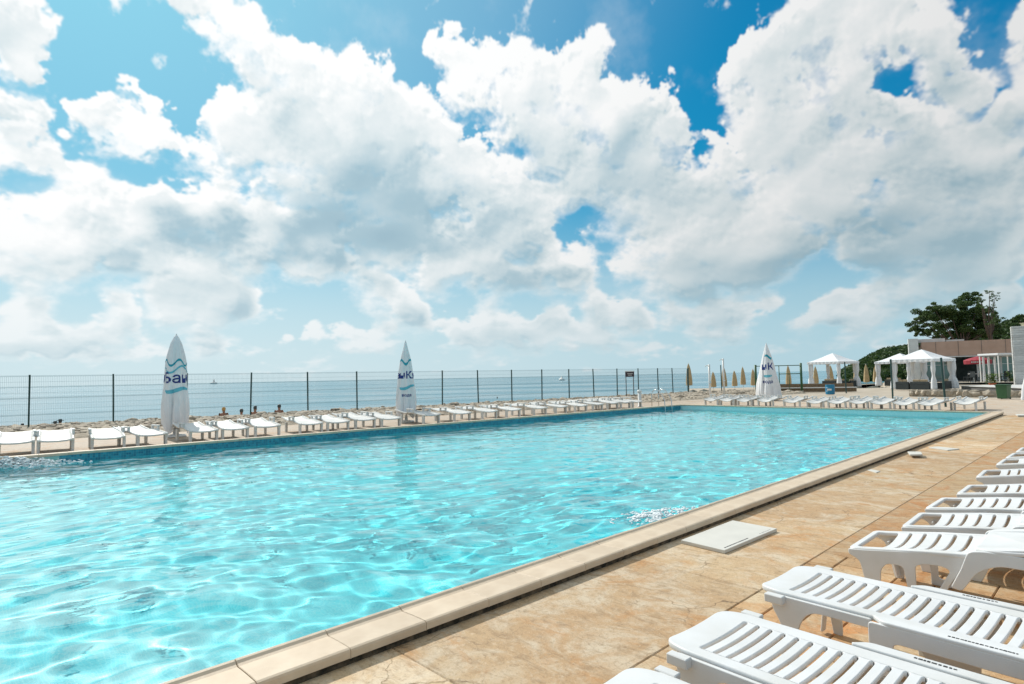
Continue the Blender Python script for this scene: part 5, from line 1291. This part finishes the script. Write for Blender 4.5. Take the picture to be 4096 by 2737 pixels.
# swimmer in the pool and one out at sea
sw = at(2424, 1651, ZW); r = tag(empty('person', (sw.x, sw.y, ZW - .80), math.radians(60)), 'dark-haired swimmer splashing in the pool near the sea-side coping', 'person')
link('body', pme, None, r, True); o = link('hair', hm['darkhair'], None, r, True); o.location = (0, -.005, .80)
q = at(1989, 1592, ZS + .1); r = tag(empty('person', (q.x, q.y, ZS - .62), 1.0), 'tiny dark head of a swimmer out in the sea beyond the fence', 'person')
link('body', pme, None, r, True); o = link('hair', hm['darkhair'], None, r, True); o.location = (0, -.005, .80)
for px, py, l_ in ((855, 1537, 'pale float far out on the sea, right of the widest parasol'), (2247, 1522, 'white float far out on the sea between two fence posts')):
    q = at(px, py, ZS); s_ = q.length / 190
    o = link('float', MB().lathe([(.0, -.2), (.8, -.1), (1.0, .2), (.8, .5), (.3, .6), (.2, 1.3), (.0, 1.35)], 14).mesh('f'), M['metal'], None, True); o.location = q; o.scale = (s_,) * 3; tag(o, l_, 'float', 'floats on the sea')

# foam where swimmers and the inlet stir the water
def foam(name, c_, rx, ry, ang, n, hgt, seed, rmax=.035):
    R_ = random.Random(seed); mb = MB(); bm = bmesh.new(); bmesh.ops.create_icosphere(bm, subdivisions=1, radius=1); bv = [v.co.copy() for v in bm.verts]; bf = [tuple(v.index for v in f.verts) for f in bm.faces]; bm.free()
    for k in range(n):
        t = min(1.2, abs(R_.gauss(0, .5))); a = R_.uniform(0, 6.28); x, y = rx * t * math.cos(a), ry * t * math.sin(a)
        if noise.noise(Vector((x * 9, y * 9, seed))) < -.12 + t * .22: continue
        X = x * math.cos(ang) - y * math.sin(ang); Y = x * math.sin(ang) + y * math.cos(ang); r = R_.uniform(.006, rmax); zz = ZW + .005 + (hgt * R_.random() ** 3 * (1 - t * .7))
        mb.add([Vector((v.x * r * 1.5 + X, v.y * r * 1.5 + Y, v.z * r * .45 + zz)) + Vector((c_.x, c_.y, 0)) for v in bv], bf)
    return tag(mb.build(name, M['foam'], None, True), kind='stuff')
foam('pool_foam', at(2640, 2062, ZW), .60, .26, math.radians(30), 5200, .03, 1, .016)
foam('pool_foam', at(2415, 1656, ZW), .9, .30, math.radians(42), 1600, .14, 2, .028)
foam('pool_foam', at(20, 1868, ZW), 1.3, .50, math.radians(20), 7500, .22, 3, .030)

# ------------------------------------------------------------------ hills, wood and the big tree
def ridge(name, outline, Y0, depth, m, zb=-3.0, nse=1.0, back=40):
    """a hill whose skyline follows the outline given as (photo x, photo y) at distance Y0"""
    pts = [at_y(x, y, Y0) for x, y in outline]; xs = [p.x for p in pts]; zs = [p.z for p in pts]
    nx, ny = 90, 26
    def f(s, t):
        x = xs[0] + (xs[-1] - xs[0]) * s; z = np.interp(x, xs, zs); y = Y0 - depth + (depth + back) * t; yy = (y - (Y0 - depth)) / depth
        k = math.sin(min(1, yy) * PI / 2) ** .8 if yy < 1 else math.cos((yy - 1) * depth / back * PI / 2 * .9)
        zz = zb + (z - zb) * k; return Vector((x * (1 + (y - Y0) / Y0 * 1.0), y, zz + nse * noise.noise(Vector((x, y, 0)) * .12) + nse * .4 * noise.noise(Vector((x, y, 3)) * .5)))
    return height_grid(f, nx, ny, name, m), f
def clumps(name, f, n, rmin, rmax, seed, m, tlo=.1, thi=.75, cond=None):
    """tree crowns on a far slope: each a tuft of small leaf faces, together one mass"""
    rng = np.random.default_rng(seed); V = []; 
    for k in range(n):
        s, t = rng.random(), rng.uniform(tlo, thi)
        if cond and not cond(s, t): continue
        c_ = np.array(f(s, t)); r = rng.uniform(rmin, rmax); q = 150
        d = rng.normal(size=(q, 3)); d /= np.linalg.norm(d, axis=1)[:, None]; d[:, 2] = np.abs(d[:, 2]) * .9
        pos = c_ + d * r * (rng.uniform(.75, 1.05, (q, 1))) * np.array([1, 1, .85])
        a = rng.normal(size=(q, 3)); b_ = rng.normal(size=(q, 3)); a /= np.linalg.norm(a, axis=1)[:, None]; b_ = np.cross(a, b_); b_ /= np.linalg.norm(b_, axis=1)[:, None]
        e = r * .26; V.append(np.stack([pos - a * e, pos - b_ * e * .7, pos + a * e, pos + b_ * e * .7], 1).reshape(-1, 3))
    return leaf_obj(name, np.concatenate(V), m)
def leaf_obj(name, V, m, parent=None):
    n = len(V) // 4; me = bpy.data.meshes.new(name); me.vertices.add(n * 4); me.vertices.foreach_set('co', V.astype(np.float32).ravel()); me.loops.add(n * 4); me.loops.foreach_set('vertex_index', np.arange(n * 4, dtype=np.int32)); me.polygons.add(n); me.polygons.foreach_set('loop_start', np.arange(0, n * 4, 4, dtype=np.int32)); me.update(calc_edges=True)
    return link(name, me, M[m], parent)
h1, f1 = ridge('headland', [(3385, 1500), (3420, 1484), (3480, 1456), (3540, 1424), (3600, 1410), (3660, 1404), (3760, 1415), (3860, 1430)], 240, 60, M['hill'], -3, 1.2)
tag(clumps('headland_wood', f1, 1500, 1.7, 3.4, 3, 'leaf2', .02, .75), kind='stuff')
h2, f2 = ridge('rocky_hill', [(3700, 1420), (3850, 1395), (3900, 1372), (3960, 1350), (4000, 1318), (4060, 1292), (4120, 1285), (4300, 1250), (4700, 1200)], 118, 30, M['hillrock'], -1, .9)
tag(clumps('hill_scrub', f2, 900, .5, 1.4, 5, 'leaf2', .0, .72), kind='stuff')
f2b = lambda s, t: f2(.28 + s * .72, .66 + t * .1) + Vector((0, 0, .9))
tag(clumps('hilltop_wood', f2b, 130, 1.4, 2.3, 8, 'leaf', 0, 1, lambda s, t: True), kind='stuff')

TREE = """700 520 55,800 440 70,690 600 42,880 350 42,960 400 85,1050 380 95,1020 500 85,890 560 55,820 610 45,1150 430 80,1225 270 72,1150 320 52,1260 350 72,1290 450 75,1400 400 52,1180 520 70,1350 560 90,1250 590 80,1480 560 60,1430 490 60,1100 600 60,1200 640 60,960 640 42,740 470 40,1330 330 40,1400 620 60,1060 660 60,1320 640 60"""
SPARSE = """1472 340 30,1370 272 34,1355 212 26,1460 190 28,1515 225 28,1500 268 20,1540 440 38,1500 420 24,1440 370 36,1480 480 40,1395 330 26"""
def tree(name, spec, Y, trunks, seed, label, nleaf, size, fill=1.0, grow=1.0):
    rng = np.random.default_rng(seed); cs_ = []
    for p in spec.split(','):
        x, y, r = map(float, p.split()); q = at_y(3400 + x / 2.613, 1100 + y / 2.613, Y + rng.uniform(-2.2, 2.2)); cs_.append((q, r * grow / 2.613 / F * Y))
    c0 = sum((c for c, r in cs_), Vector()) / len(cs_); base_ = Vector((c0.x, Y, -.1)); root = tag(empty(name, base_), label, 'tree')
    V = []
    for q, r in cs_:
        n = int(nleaf * (r / .7) ** 2 * fill); sub = [(np.array(q - base_) + rng.normal(size=3) * r * np.array([.55, .7, .42]), r * rng.uniform(.28, .5)) for _ in range(9)]
        for sc, sr in sub:
            k = n // 9; d = rng.normal(size=(k, 3)); d /= np.linalg.norm(d, axis=1)[:, None]; pos = sc + d * sr * rng.uniform(.4, 1.05, (k, 1)) * np.array([1.15, 1.15, .75])
            a = rng.normal(size=(k, 3)); a[:, 2] *= .5; a /= np.linalg.norm(a, axis=1)[:, None]; b_ = np.cross(a, rng.normal(size=(k, 3))); b_ /= np.linalg.norm(b_, axis=1)[:, None]; e = size * rng.uniform(.7, 1.3, (k, 1))
            V.append(np.stack([pos - a * e, pos - b_ * e * .55, pos + a * e, pos + b_ * e * .55], 1).reshape(-1, 3))
    leaf_obj('crown', np.concatenate(V), 'leaf', root)
    R_ = random.Random(seed); mb = MB()
    mb.tube([(0, 0, 0), (.1, 0, trunks * .5), (.0, 0, trunks)], [.34, .28, .22], 9)
    for q, r in cs_:
        e = q - base_; s0 = Vector((0, 0, trunks * R_.uniform(.75, 1.0))); mid = s0.lerp(e, .5) + Vector((R_.uniform(-.2, .2), R_.uniform(-.2, .2), -.25)); mb.tube([s0, mid, e], [.13, .075, .02], 6, False)
    mb.build('trunk', M['bark'], root, True)
    return root
tree('broad_tree', TREE, 84, 5.0, 4, 'broad dark green tree with layered crown rising behind the brown fascia', 1500, .095, 1.0, 1.28)
tree('sparse_tree', SPARSE, 80, 6.0, 6, 'thin taller tree with loose leaf tufts at the right of the broad tree', 620, .075, 1.0, 1.2)
